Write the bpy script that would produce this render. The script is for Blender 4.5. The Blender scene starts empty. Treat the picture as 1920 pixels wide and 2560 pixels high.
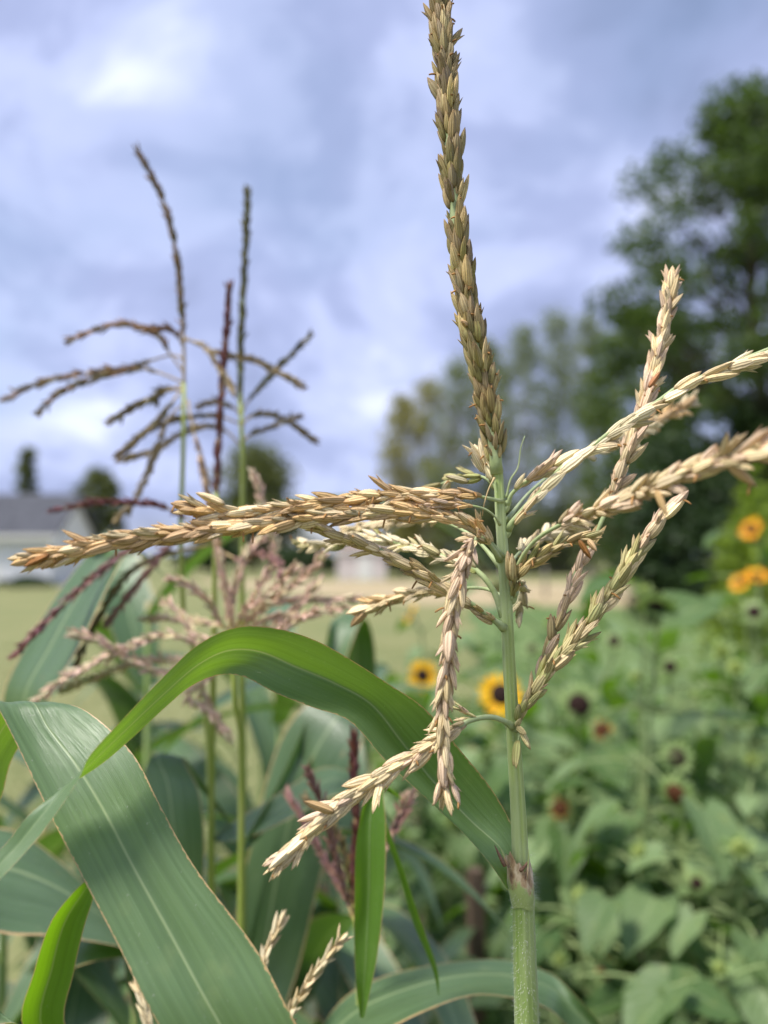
import bpy, math, random
from mathutils import Vector, Matrix
random.seed(7)
RND = random.Random(11)
sc = bpy.context.scene
COL = sc.collection

# ------------------------------------------------------------------ camera, sky, sun, exposure
F = 1850.0                                   # focal length in photograph pixels (1920 x 2560)
PITCH = math.radians(3.25)
EYE = Vector((0, 0, 1.6))
FWD = Vector((0, math.cos(PITCH), math.sin(PITCH)))
UPV = Vector((0, -math.sin(PITCH), math.cos(PITCH)))
cam_d = bpy.data.cameras.new('camera')
cam = bpy.data.objects.new('camera', cam_d)
COL.objects.link(cam)
cam.location = EYE
cam.rotation_euler = (math.pi / 2 + PITCH, 0, 0)
cam_d.sensor_fit = 'VERTICAL'
cam_d.sensor_height = 36
cam_d.sensor_width = 27
cam_d.lens = F / 2560 * 36
cam_d.clip_start = 0.01
cam_d.clip_end = 3000
cam_d.dof.use_dof = True
cam_d.dof.focus_distance = 0.297
cam_d.dof.aperture_fstop = 4.4
sc.camera = cam

SUN_EL, SUN_AZ = math.radians(60), math.radians(-122)      # azimuth from the view direction, negative = left
world = bpy.data.worlds.new('World')
sc.world = world
world.use_nodes = True
wn, wl = world.node_tree.nodes, world.node_tree.links
wn.clear()


def WN(t, **kw):
    n = wn.new(t)
    for k, v in kw.items():
        setattr(n, k, v)
    return n


def wmath(op, a, b=None, clamp=False):
    n = WN('ShaderNodeMath', operation=op, use_clamp=clamp)
    for i, v in enumerate((a, b)):
        if v is None:
            continue
        if isinstance(v, (int, float)):
            n.inputs[i].default_value = v
        else:
            wl.new(v, n.inputs[i])
    return n.outputs[0]


def wramp(src, stops):
    n = WN('ShaderNodeValToRGB')
    e = n.color_ramp.elements
    while len(e) < len(stops):
        e.new(0.5)
    for el, (p, c) in zip(e, stops):
        el.position = p
        el.color = (*c, 1)
    n.color_ramp.interpolation = 'EASE'
    wl.new(src, n.inputs[0])
    return n.outputs[0]


wt = WN('ShaderNodeTexCoord')
sep = WN('ShaderNodeSeparateXYZ')
wl.new(wt.outputs['Generated'], sep.inputs[0])
zz = wmath('ADD', wmath('MAXIMUM', sep.outputs[2], 0.0), 0.5)
cmb = WN('ShaderNodeCombineXYZ')
wl.new(wmath('DIVIDE', sep.outputs[0], zz), cmb.inputs[0])
wl.new(wmath('DIVIDE', sep.outputs[1], zz), cmb.inputs[1])
cmb.inputs[2].default_value = 1.37


def wnoise(scale, detail, rough, off, dist=0.0):
    mp = WN('ShaderNodeMapping')
    mp.inputs['Location'].default_value = off
    wl.new(cmb.outputs[0], mp.inputs[0])
    n = WN('ShaderNodeTexNoise')
    n.inputs['Scale'].default_value = scale
    n.inputs['Detail'].default_value = detail
    n.inputs['Roughness'].default_value = rough
    n.inputs['Distortion'].default_value = dist
    wl.new(mp.outputs[0], n.inputs['Vector'])
    return n.outputs['Fac']


sky = WN('ShaderNodeTexSky', sky_type='NISHITA')
sky.sun_disc = False
sky.sun_elevation = SUN_EL
sky.sun_rotation = SUN_AZ
sky.altitude = 100
sky.air_density = 1.0
sky.dust_density = 1.5
cloud_col = wramp(wnoise(3.6, 7, 0.58, (3.17, 1.24, 0), 0.35),
                  [(0.31, (2.3, 2.7, 4.3)), (0.45, (3.15, 3.65, 5.75)), (0.57, (4.3, 4.85, 7.2)), (0.74, (6.9, 7.4, 9.4))])
cover = wramp(wnoise(1.5, 4, 0.5, (0.2, 1.9, 3)), [(0.33, (0.35,) * 3), (0.58, (0.97,) * 3)])
mixc = WN('ShaderNodeMix', data_type='RGBA')
wl.new(cover, mixc.inputs['Factor'])
blue = WN('ShaderNodeMix', data_type='RGBA', blend_type='MULTIPLY')
blue.inputs['Factor'].default_value = 1
wl.new(sky.outputs[0], blue.inputs['A'])
blue.inputs['B'].default_value = (1.35, 1.3, 1.25, 1)
wl.new(blue.outputs['Result'], mixc.inputs['A'])
wl.new(cloud_col, mixc.inputs['B'])
bg = WN('ShaderNodeBackground')
bg.inputs['Strength'].default_value = 0.056
wl.new(mixc.outputs['Result'], bg.inputs['Color'])
wo = WN('ShaderNodeOutputWorld')
wl.new(bg.outputs[0], wo.inputs[0])

sun_d = bpy.data.lights.new('sun', 'SUN')
sun_d.energy = 2.3
sun_d.angle = math.radians(16)
sun_d.color = (1, 0.95, 0.87)
sun = bpy.data.objects.new('sun', sun_d)
COL.objects.link(sun)
to_sun = Vector((math.sin(SUN_AZ) * math.cos(SUN_EL), math.cos(SUN_AZ) * math.cos(SUN_EL), math.sin(SUN_EL)))
sun.rotation_euler = to_sun.to_track_quat('Z', 'Y').to_euler()

sc.view_settings.view_transform = 'Standard'
sc.view_settings.look = 'None'
sc.view_settings.gamma = 1
sc.view_settings.exposure = 1.44
sc.view_settings.use_curve_mapping = False
sc.render.engine = 'CYCLES'
sc.cycles.use_denoising = True
sc.cycles.max_bounces = 6
sc.cycles.transparent_max_bounces = 4
sc.cycles.caustics_reflective = False
sc.cycles.caustics_refractive = False


# ------------------------------------------------------------------ helpers
def P(px, py, d):
    """the point seen at a photograph pixel, d metres in front of the lens"""
    return EYE + d * (FWD + Vector((1, 0, 0)) * ((px - 960) / F) + UPV * ((1280 - py) / F))


def V(p):
    return p if isinstance(p, Vector) else P(*p)


def project(v):
    r = v - EYE
    d = r.dot(FWD)
    return 960 + F * r.x / d, 1280 - F * r.dot(UPV) / d, d


def cat(p0, p1, p2, p3, t):
    return 0.5 * ((2 * p1) + (p2 - p0) * t + (2 * p0 - 5 * p1 + 4 * p2 - p3) * t * t + (3 * p1 - p0 - 3 * p2 + p3) * t ** 3)


def spline(pts, n):
    """n+1 points evenly spaced by length along a Catmull-Rom curve; the dense parameter is returned as 0..1"""
    pts = [V(p) for p in pts]
    ext = [pts[0] * 2 - pts[1]] + pts + [pts[-1] * 2 - pts[-2]]
    dense = []
    for i in range(1, len(ext) - 2):
        for k in range(12):
            dense.append(cat(ext[i - 1], ext[i], ext[i + 1], ext[i + 2], k / 12))
    dense.append(pts[-1].copy())
    acc = [0.0]
    for a, b in zip(dense, dense[1:]):
        acc.append(acc[-1] + (b - a).length)
    out, j = [], 0
    for i in range(n + 1):
        s = acc[-1] * i / n
        while j < len(acc) - 2 and acc[j + 1] < s:
            j += 1
        t = (s - acc[j]) / max(acc[j + 1] - acc[j], 1e-9)
        out.append(dense[j].lerp(dense[j + 1], min(max(t, 0), 1)))
    return out, acc[-1]


def frames(pts):
    """tangent, normal, binormal at each point, carried along without twist"""
    out = []
    n = None
    for i in range(len(pts)):
        t = (pts[min(i + 1, len(pts) - 1)] - pts[max(i - 1, 0)]).normalized()
        if n is None:
            a = Vector((0, -1, 0)) if abs(t.y) < 0.9 else Vector((1, 0, 0))
            n = (a - t * a.dot(t)).normalized()
        else:
            n = (n - t * n.dot(t)).normalized()
        out.append((t, n, t.cross(n)))
    return out


ORIGIN = {}


class MB:
    def __init__(self):
        self.v, self.f, self.uv, self.t, self.mi = [], [], [], [], []

    def vert(self, p, uv=(0, 0), t=(0, 0, 0, 0)):
        self.v.append(p)
        self.uv.append(uv)
        self.t.append(t)
        return len(self.v) - 1

    def face(self, *ids, m=0):
        self.f.append(ids)
        self.mi.append(m)

    def tube(self, pts, radii, seg=8, cap=True, groove=0.0, t=(0, 0, 0, 0)):
        fr = frames(pts)
        rings = []
        n = len(pts)
        for i, (p, (tt, a, b)) in enumerate(zip(pts, fr)):
            r = radii[i] if isinstance(radii, (list, tuple)) else radii
            ring = []
            for k in range(seg):
                an = 2 * math.pi * k / seg
                rr = r * (1 - groove * max(0, math.cos(an * 2)) ** 2)
                ring.append(self.vert(p + (a * math.cos(an) + b * math.sin(an)) * rr, (k / seg, i / (n - 1)), t))
            rings.append(ring)
        for r0, r1 in zip(rings, rings[1:]):
            for k in range(seg):
                self.face(r0[k], r0[(k + 1) % seg], r1[(k + 1) % seg], r1[k])
        if cap:
            self.face(*reversed(rings[0]))
            self.face(*rings[-1])
        return rings

    def box(self, c, s, rz=0.0):
        c = Vector(c)
        m = Matrix.Rotation(rz, 3, 'Z')
        ids = []
        for x in (-1, 1):
            for y in (-1, 1):
                for z in (-1, 1):
                    ids.append(self.vert(c + m @ Vector((x * s[0] / 2, y * s[1] / 2, z * s[2] / 2)), (x, z)))
        for q in ((0, 1, 3, 2), (4, 6, 7, 5), (0, 4, 5, 1), (2, 3, 7, 6), (0, 2, 6, 4), (1, 5, 7, 3)):
            self.face(*[ids[i] for i in q])

    def add(self, tpl, mat, tint=(0, 0, 0, 0)):
        vs, fs, us = tpl
        o = len(self.v)
        for p, u in zip(vs, us):
            self.v.append(mat @ p)
            self.uv.append(u)
            self.t.append(tint)
        for f in fs:
            self.f.append(tuple(i + o for i in f))
            self.mi.append(0)

    def mesh(self, name, mats, org=Vector((0, 0, 0)), smooth=True, tinted=False):
        me = bpy.data.meshes.new(name)
        me.from_pydata([tuple(p - org) for p in self.v], [], self.f)
        ul = me.uv_layers.new(name='UVMap')
        vi = [0] * len(me.loops)
        me.loops.foreach_get('vertex_index', vi)
        flat = []
        for i in vi:
            flat.extend(self.uv[i])
        ul.data.foreach_set('uv', flat)
        if tinted or any(t[0] for t in self.t):
            ca = me.color_attributes.new('tint', 'FLOAT_COLOR', 'POINT')
            flat = []
            for t in self.t:
                flat.extend(t)
            ca.data.foreach_set('color', flat)
        for m in (mats if isinstance(mats, (list, tuple)) else [mats]):
            me.materials.append(m)
        if isinstance(mats, (list, tuple)) and len(mats) > 1:
            me.polygons.foreach_set('material_index', self.mi)
        if smooth:
            me.polygons.foreach_set('use_smooth', [True] * len(me.polygons))
        me.update()
        return me

    def build(self, name, mats, parent=None, smooth=True, kind=None, label=None):
        org = ORIGIN.get(parent.name, Vector((0, 0, 0))) if parent else Vector((0, 0, 0))
        o = bpy.data.objects.new(name, self.mesh(name, mats, org, smooth))
        COL.objects.link(o)
        if parent:
            o.parent = parent
        ORIGIN[o.name] = org.copy()
        o.color = (0, 0, 0, 0)
        if kind:
            o['kind'] = kind
        if label:
            o['label'] = label
        return o


def thing(name, label, cat_, loc, group=None):
    o = bpy.data.objects.new(name, None)
    o.empty_display_size = 0.05
    COL.objects.link(o)
    o.location = loc
    ORIGIN[o.name] = Vector(loc)
    o['label'] = label
    o['category'] = cat_
    if group:
        o['group'] = group
    return o


def place(me, name, parent, mat4, color=None):
    """an object sharing mesh data, put at a world matrix under its parent"""
    o = bpy.data.objects.new(name, me)
    COL.objects.link(o)
    o.parent = parent
    m = mat4.copy()
    m.translation = m.translation - ORIGIN[parent.name]
    o.matrix_local = m
    ORIGIN[o.name] = Vector(mat4.translation)
    if color:
        o.color = color
    return o


def basis(pos, z, x, sx, sy, sz):
    z = z.normalized()
    x = (x - z * x.dot(z))
    x = x.normalized() if x.length > 1e-6 else z.orthogonal().normalized()
    y = z.cross(x)
    return Matrix(((x.x * sx, y.x * sy, z.x * sz, pos.x), (x.y * sx, y.y * sy, z.y * sz, pos.y),
                   (x.z * sx, y.z * sy, z.z * sz, pos.z), (0, 0, 0, 1)))


# ------------------------------------------------------------------ materials
class Mat:
    def __init__(self, name):
        self.m = bpy.data.materials.new(name)
        self.m.use_nodes = True
        self.n, self.l = self.m.node_tree.nodes, self.m.node_tree.links
        self.n.clear()
        self.out = self.n.new('ShaderNodeOutputMaterial')

    def node(self, t, ins=None, **kw):
        nd = self.n.new(t)
        for k, v in kw.items():
            setattr(nd, k, v)
        for k, v in (ins or {}).items():
            self.set(nd.inputs[k], v)
        return nd

    def set(self, sock, v):
        if hasattr(v, 'is_output') or isinstance(v, bpy.types.NodeSocket):
            self.l.new(v, sock)
        else:
            if isinstance(v, (tuple, list)) and len(v) == 3 and sock.type == 'RGBA':
                v = (*v, 1)
            sock.default_value = v

    def math(self, op, a, b=0.0, c=0.0, clamp=False):
        n = self.node('ShaderNodeMath', operation=op, use_clamp=clamp)
        self.set(n.inputs[0], a)
        self.set(n.inputs[1], b)
        self.set(n.inputs[2], c)
        return n.outputs[0]

    def mix(self, fac, a, b, blend='MIX'):
        n = self.node('ShaderNodeMix', data_type='RGBA', blend_type=blend)
        self.set(n.inputs['Factor'], fac)
        self.set(n.inputs['A'], a)
        self.set(n.inputs['B'], b)
        return n.outputs['Result']

    def ramp(self, fac, stops, mode='LINEAR'):
        n = self.node('ShaderNodeValToRGB')
        e = n.color_ramp.elements
        n.color_ramp.interpolation = mode
        while len(e) < len(stops):
            e.new(0.5)
        for el, (p, c) in zip(e, stops):
            el.position = p
            el.color = (*(c if isinstance(c, (tuple, list)) else (c, c, c)), 1)
        self.set(n.inputs[0], fac)
        return n.outputs[0]

    def noise(self, scale, detail=3, rough=0.5, vec=None, dim='3D'):
        n = self.node('ShaderNodeTexNoise', {'Scale': scale, 'Detail': detail, 'Roughness': rough})
        if vec is not None:
            self.l.new(vec, n.inputs['Vector'])
        return n.outputs['Fac']

    def coord(self, which='Object', scale=None):
        tc = self.node('ShaderNodeTexCoord').outputs[which]
        if scale is None:
            return tc
        mp = self.node('ShaderNodeMapping', {'Scale': scale})
        self.l.new(tc, mp.inputs[0])
        return mp.outputs[0]

    def finish(self, color, rough=0.6, spec=0.3, trans=None, tfac=0.0, bump=None, bstr=0.2, bdist=0.001, coat=0.0):
        p = self.node('ShaderNodeBsdfPrincipled', {'Base Color': color, 'Roughness': rough, 'Specular IOR Level': spec})
        if coat:
            p.inputs['Sheen Weight'].default_value = coat
        if bump is not None:
            b = self.node('ShaderNodeBump', {'Strength': bstr, 'Distance': bdist, 'Height': bump})
            self.l.new(b.outputs[0], p.inputs['Normal'])
        if trans is not None:
            t = self.node('ShaderNodeBsdfTranslucent', {'Color': trans})
            mx = self.node('ShaderNodeMixShader', {0: tfac})
            self.l.new(p.outputs[0], mx.inputs[1])
            self.l.new(t.outputs[0], mx.inputs[2])
            self.l.new(mx.outputs[0], self.out.inputs[0])
        else:
            self.l.new(p.outputs[0], self.out.inputs[0])
        return self.m


def mat_spikelet():
    M = Mat('dry_spikelet')
    at = M.node('ShaderNodeAttribute', attribute_name='tint')
    oi = M.node('ShaderNodeObjectInfo')
    ge = M.node('ShaderNodeNewGeometry')
    tint = M.mix(1, at.outputs['Color'], oi.outputs['Color'], 'ADD')
    green = M.math('ADD', at.outputs['Alpha'], oi.outputs['Alpha'])
    rnd = M.math('FRACT', M.math('ADD', oi.outputs['Random'], ge.outputs['Random Per Island']))
    uv = M.node('ShaderNodeSeparateXYZ', {0: M.coord('UV')})
    u, v = uv.outputs[0], uv.outputs[1]
    vein = M.math('SINE', M.math('MULTIPLY_ADD', M.noise(6, 2, 0.5, M.coord('UV')), 2.5, M.math('MULTIPLY', u, 2 * math.pi * 9)))
    vein = M.math('MULTIPLY_ADD', vein, 0.5, 0.5)
    spots = M.noise(900, 3, 0.6, M.coord('Object'))
    c = M.mix(M.math('MULTIPLY', green, M.ramp(v, [(0.0, 1.0), (0.6, 0.8), (0.95, 0.15)])), tint, M.mix(0.8, tint, (0.25, 0.34, 0.085)))
    c = M.mix(M.ramp(v, [(0.8, 0.0), (1.0, 0.6)]), c, M.mix(0.6, tint, (0.24, 0.10, 0.035)))
    c = M.mix(M.ramp(v, [(0.0, 0.5), (0.14, 0.0)]), c, (0.16, 0.10, 0.05))
    c = M.mix(M.math('MULTIPLY', M.math('POWER', vein, 2.0), 0.6), c, M.mix(0.8, c, (0.17, 0.09, 0.035)))
    c = M.mix(M.ramp(spots, [(0.58, 0.0), (0.72, 0.45)]), c, (0.17, 0.075, 0.03))
    val = M.math('MULTIPLY_ADD', rnd, 0.5, 0.84)
    c = M.mix(1, c, M.node('ShaderNodeCombineXYZ', {0: val, 1: val, 2: M.math('MULTIPLY', val, 0.97)}).outputs[0], 'MULTIPLY')
    return M.finish(c, 0.6, 0.22, M.mix(0.35, c, (0.75, 0.5, 0.2)), 0.13, vein, 0.6, 0.0003)


def mat_simple(name, c1, c2, scale=30, rough=0.6, spec=0.25, trans=None, tfac=0.0, stretch=None, bstr=0.0):
    M = Mat(name)
    nz = M.noise(scale, 4, 0.55, M.coord('Object', stretch))
    c = M.mix(M.ramp(nz, [(0.32, 0.0), (0.68, 1.0)]), c1, c2)
    return M.finish(c, rough, spec, trans, tfac, nz if bstr else None, bstr)


def mat_stalk(name, c1, c2, c3, lines=9, brown_top=0.0):
    M = Mat(name)
    uv = M.node('ShaderNodeSeparateXYZ', {0: M.coord('UV')})
    s = M.node('ShaderNodeMapping', {'Scale': (lines * 3, 1.2, 1)})
    M.l.new(M.coord('UV'), s.inputs[0])
    st = M.noise(3.0, 3, 0.6, s.outputs[0])
    big = M.noise(120, 3, 0.5, M.coord('Object', (1, 1, 0.15)))
    c = M.mix(M.ramp(st, [(0.3, 0.0), (0.7, 1.0)]), c1, c2)
    c = M.mix(M.ramp(big, [(0.45, 0.0), (0.7, 0.6)]), c, c3)
    w = M.math('MULTIPLY_ADD', M.math('SINE', M.math('MULTIPLY', uv.outputs[0], 2 * math.pi * lines)), 0.5, 0.5)
    c = M.mix(M.math('MULTIPLY', w, 0.22), c, c3)
    if brown_top:
        n2 = M.noise(500, 4, 0.65, M.coord('Object', (1, 1, 0.35)))
        f = M.math('MULTIPLY_ADD', n2, 0.09, uv.outputs[1])
        c = M.mix(M.ramp(f, [(0.045, 0.9), (0.045 + brown_top, 0.0)]), c, (0.40, 0.29, 0.15))
    speck = M.noise(1500, 2, 0.5, M.coord('Object'))
    c = M.mix(M.ramp(speck, [(0.66, 0.0), (0.74, 0.5)]), c, (0.6, 0.62, 0.45))
    return M.finish(c, 0.42, 0.4, c2, 0.06, M.math('ADD', w, st), 0.45, 0.0003, 0.2)


def mat_cornleaf(name, top, pale, trans, edge=(0.62, 0.42, 0.20), tfac=0.36, edge_w=0.03, gloss=0.36):
    M = Mat(name)
    uv = M.node('ShaderNodeSeparateXYZ', {0: M.coord('UV')})
    u, v = uv.outputs[0], uv.outputs[1]
    mp = M.node('ShaderNodeMapping', {'Scale': (130, 1.3, 1)})
    M.l.new(M.coord('UV'), mp.inputs[0])
    fine = M.noise(1.6, 3, 0.65, mp.outputs[0])
    mp2 = M.node('ShaderNodeMapping', {'Scale': (14, 0.55, 1)})
    M.l.new(M.coord('UV'), mp2.inputs[0])
    wide = M.noise(1.5, 2, 0.5, mp2.outputs[0])
    blot = M.noise(60, 4, 0.6, M.coord('Object'))
    c = M.mix(M.ramp(fine, [(0.3, 0.0), (0.7, 1.0)]), top, pale)
    c = M.mix(M.ramp(wide, [(0.35, 0.4), (0.7, 0.0)]), c, M.mix(0.55, top, (0.02, 0.045, 0.015)))
    c = M.mix(M.ramp(blot, [(0.62, 0.0), (0.8, 0.35)]), c, (0.30, 0.36, 0.16))
    tear = M.noise(38, 5, 0.7, M.coord('Object', (1, 1, 1)))
    c = M.mix(M.ramp(tear, [(0.70, 0.0), (0.735, 0.8)]), c, (0.34, 0.24, 0.10))
    # pale midrib, thin dry margin
    dm = M.math('ABSOLUTE', M.math('SUBTRACT', u, 0.5))
    rib = M.ramp(dm, [(0.003, 0.62), (0.021, 0.0)])
    c = M.mix(rib, c, (0.42, 0.52, 0.27))
    edn = M.math('MULTIPLY_ADD', M.noise(14, 3, 0.6, M.coord('UV', (0.01, 3, 1))), 0.085 * edge_w / 0.03, 0.5 - edge_w - 0.02)
    ed = M.math('GREATER_THAN', dm, edn)
    ed = M.math('MULTIPLY', ed, 0.9)
    c = M.mix(ed, c, edge)
    t = M.mix(M.ramp(fine, [(0.3, 0.0), (0.7, 0.4)]), trans, M.mix(0.5, trans, top))
    t = M.mix(rib, t, (0.5, 0.55, 0.15))
    t = M.mix(ed, t, (0.6, 0.36, 0.14))
    t = M.mix(M.ramp(wide, [(0.35, 0.35), (0.65, 0.0)]), t, M.mix(0.5, trans, (0.02, 0.05, 0.0)))
    dust = M.noise(700, 2, 0.5, M.coord('Object'))
    c = M.mix(M.ramp(dust, [(0.70, 0.0), (0.76, 0.5)]), c, (0.45, 0.46, 0.36))
    return M.finish(c, gloss, 0.75, t, tfac, M.math('ADD', fine, M.math('ADD', M.math('MULTIPLY', wide, 1.2), M.math('MULTIPLY', rib, 1.5))), 0.45, 0.0005)


def mat_foliage(name, a, b, trans, tfac=0.35, rough=0.5, spec=0.3):
    M = Mat(name)
    ge = M.node('ShaderNodeNewGeometry')
    oi = M.node('ShaderNodeObjectInfo')
    r = M.math('FRACT', M.math('ADD', ge.outputs['Random Per Island'], oi.outputs['Random']))
    c = M.mix(r, a, b)
    return M.finish(c, rough, spec, trans, tfac)


def mat_veinleaf(name, a, b, trans):
    M = Mat(name)
    oi = M.node('ShaderNodeObjectInfo')
    uv = M.node('ShaderNodeSeparateXYZ', {0: M.coord('UV')})
    u, v = uv.outputs[0], uv.outputs[1]
    dm = M.math('ABSOLUTE', M.math('SUBTRACT', u, 0.5))
    side = M.math('SINE', M.math('MULTIPLY', M.math('SUBTRACT', v, M.math('MULTIPLY', dm, 0.9)), 44))
    sick = M.ramp(M.noise(3, 4, 0.6, M.coord('Object')), [(0.55, 0.0), (0.72, 0.55)])
    rib = M.math('MAXIMUM', M.ramp(dm, [(0.01, 1.0), (0.04, 0.0)]), M.ramp(side, [(0.90, 0.0), (1.0, 0.6)]))
    c = M.mix(oi.outputs['Random'], a, b)
    c = M.mix(M.ramp(M.noise(25, 3, 0.6, M.coord('UV')), [(0.4, 0.0), (0.75, 0.5)]), c, M.mix(0.5, a, (0.02, 0.05, 0.02)))
    c = M.mix(M.math('MULTIPLY', rib, 0.45), c, (0.30, 0.38, 0.18))
    c = M.mix(sick, c, (0.24, 0.26, 0.07))
    return M.finish(c, 0.5, 0.35, trans, 0.3, side, 0.25, 0.002)


M_SPK = mat_spikelet()
M_STALK = mat_stalk('corn_stalk_green', (0.26, 0.36, 0.085), (0.40, 0.50, 0.17), (0.54, 0.62, 0.36))
M_SHEATH = mat_stalk('leaf_sheath', (0.17, 0.27, 0.045), (0.28, 0.40, 0.09), (0.44, 0.52, 0.25), 13, 0.03)
M_STALK_Y = mat_stalk('yellow_green_stalk', (0.24, 0.33, 0.03), (0.36, 0.43, 0.06), (0.42, 0.46, 0.14))
def mat_collar():
    M = Mat('dry_collar')
    uv = M.node('ShaderNodeSeparateXYZ', {0: M.coord('UV')})
    n1 = M.noise(330, 5, 0.65, M.coord('Object', (1, 1, 0.4)))
    c = M.ramp(n1, [(0.28, (0.11, 0.055, 0.03)), (0.45, (0.36, 0.24, 0.13)), (0.62, (0.62, 0.50, 0.33)), (0.8, (0.72, 0.64, 0.48))])
    g = M.math('MULTIPLY_ADD', n1, 0.9, M.math('MULTIPLY', uv.outputs[1], 0.9))
    c = M.mix(M.ramp(g, [(0.85, 0.0), (1.15, 0.9)]), c, (0.27, 0.36, 0.11))
    return M.finish(c, 0.8, 0.15, None, 0, n1, 0.8, 0.0006, 0.3)


M_COLLAR = mat_collar()
M_COLLAR_D = mat_simple('dark_collar', (0.13, 0.07, 0.05), (0.28, 0.17, 0.11), 420, 0.8, 0.1, bstr=0.5)
M_RACHIS = mat_simple('rachis_green', (0.27, 0.34, 0.14), (0.40, 0.46, 0.25), 220, 0.5, 0.3, stretch=(1, 1, 1))
M_RACHIS_DRY = mat_simple('rachis_dry', (0.34, 0.24, 0.10), (0.50, 0.38, 0.20), 220, 0.6, 0.25)
M_HAIR = mat_simple('plant_hair', (0.75, 0.74, 0.68), (0.85, 0.84, 0.80), 100, 0.6, 0.3, (0.8, 0.8, 0.75), 0.4)
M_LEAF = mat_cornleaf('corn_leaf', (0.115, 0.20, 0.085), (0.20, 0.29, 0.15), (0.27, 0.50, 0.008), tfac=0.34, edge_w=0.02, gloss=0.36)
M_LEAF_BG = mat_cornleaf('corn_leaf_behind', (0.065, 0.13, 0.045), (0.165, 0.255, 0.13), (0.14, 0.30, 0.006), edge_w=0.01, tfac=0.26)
M_LEAF_YG = mat_cornleaf('corn_leaf_young', (0.085, 0.18, 0.03), (0.14, 0.27, 0.06), (0.24, 0.48, 0.004), tfac=0.5, edge_w=0.006)
M_TASS = M_SPK
M_SFLEAF = mat_veinleaf('sunflower_leaf', (0.06, 0.12, 0.03), (0.23, 0.32, 0.15), (0.17, 0.36, 0.01))
M_SFSTEM = mat_simple('sunflower_stem', (0.17, 0.25, 0.09), (0.28, 0.34, 0.15), 60, 0.6, 0.25)
M_PETAL = mat_foliage('yellow_petal', (0.88, 0.46, 0.006), (0.92, 0.58, 0.012), (0.9, 0.5, 0.01), 0.3)
M_PETAL_O = mat_foliage('orange_petal', (0.80, 0.28, 0.012), (0.86, 0.42, 0.02), (0.85, 0.35, 0.01), 0.3)
M_PETAL_F = mat_foliage('faded_petal', (0.42, 0.14, 0.03), (0.60, 0.26, 0.06), (0.5, 0.2, 0.03), 0.3)
M_DISC = mat_simple('flower_disc', (0.010, 0.006, 0.006), (0.035, 0.016, 0.012), 500, 0.8, 0.15, bstr=0.6)
M_DISC_B = mat_simple('brown_disc', (0.04, 0.016, 0.008), (0.10, 0.04, 0.015), 500, 0.8, 0.15, bstr=0.6)
M_BRACT = mat_foliage('green_bract', (0.16, 0.25, 0.08), (0.32, 0.41, 0.17), (0.3, 0.45, 0.06), 0.3)
M_BUD = mat_foliage('pale_bud', (0.28, 0.36, 0.10), (0.44, 0.52, 0.18), (0.5, 0.6, 0.1), 0.3)
M_WEED = mat_foliage('weed_leaf', (0.022, 0.05, 0.014), (0.075, 0.13, 0.04), (0.08, 0.2, 0.01), 0.25)
M_BARK = mat_simple('bark', (0.045, 0.035, 0.026), (0.12, 0.095, 0.07), 6, 0.9, 0.1)
M_BARK_P = mat_simple('pale_bark', (0.16, 0.15, 0.12), (0.26, 0.245, 0.20), 4, 0.9, 0.1)

# ------------------------------------------------------------------ setting: ground, lawn, dry strip, hills
def ground_mat(name, a, b, c, s1=0.35):
    M = Mat(name)
    co = M.coord('Object')
    big = M.noise(s1, 4, 0.55, co)
    fine = M.noise(9, 4, 0.7, co)
    col = M.mix(M.ramp(big, [(0.35, 0.0), (0.65, 1.0)]), a, b)
    col = M.mix(M.ramp(fine, [(0.42, 0.0), (0.7, 0.7)]), col, c)
    return M.finish(col, 0.9, 0.1, None, 0, fine, 0.5, 0.05)


M_LAWN = ground_mat('lawn', (0.14, 0.17, 0.065), (0.20, 0.205, 0.09), (0.26, 0.24, 0.125))
M_GREEN = ground_mat('green_lawn', (0.085, 0.15, 0.05), (0.12, 0.18, 0.065), (0.17, 0.21, 0.09))
M_DRY = ground_mat('dry_grass', (0.36, 0.29, 0.18), (0.42, 0.35, 0.22), (0.30, 0.24, 0.14))
M_SOIL = ground_mat('garden_soil', (0.03, 0.022, 0.014), (0.055, 0.04, 0.025), (0.09, 0.07, 0.045), 3)


def sheet(name, pts, z, m, sub=1):
    b = MB()
    ids = [b.vert(Vector((x, y, z)), (x, y)) for x, y in pts]
    b.face(*ids)
    return b.build(name, m, None, False, 'structure')


sheet('ground', [(-900, -60), (900, -60), (900, 1500), (-900, 1500)], 0, M_LAWN)
sheet('garden_bed', [(-1.5, -1.0), (3.2, -1.0), (3.4, 4.6), (0.4, 4.8), (-1.3, 3.0)], 0.004, M_SOIL)
sheet('green_lawn', [(0.8, 4.6), (12, 4.6), (16, 21.5), (2.6, 22.5)], 0.004, M_GREEN)
sheet('dry_grass_strip', [(1.2, 23.5), (20, 21.0), (26, 38), (-12, 46), (-8, 36)], 0.008, M_DRY)

# grass blades on the lawn nearest the garden, too many to count
b = MB()
for _ in range(9000):
    y = 4.0 + 9.0 * RND.random() ** 1.5
    x = RND.uniform(-0.55, 0.55) * y
    h = RND.uniform(0.03, 0.09)
    a = RND.uniform(0, math.pi)
    w = 0.006
    d = Vector((math.cos(a), math.sin(a), 0))
    p = Vector((x, y, 0.0))
    i0 = b.vert(p - d * w)
    i1 = b.vert(p + d * w)
    i2 = b.vert(p + Vector((RND.uniform(-.03, .03), RND.uniform(-.03, .03), h)))
    b.face(i0, i1, i2)
o = b.build('grass', mat_foliage('grass_blade', (0.12, 0.17, 0.05), (0.24, 0.24, 0.11), (0.2, 0.3, 0.05), 0.25), None, False, 'stuff')
o['label'] = 'short dry grass of the lawn behind the garden'
o['category'] = 'grass'


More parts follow.
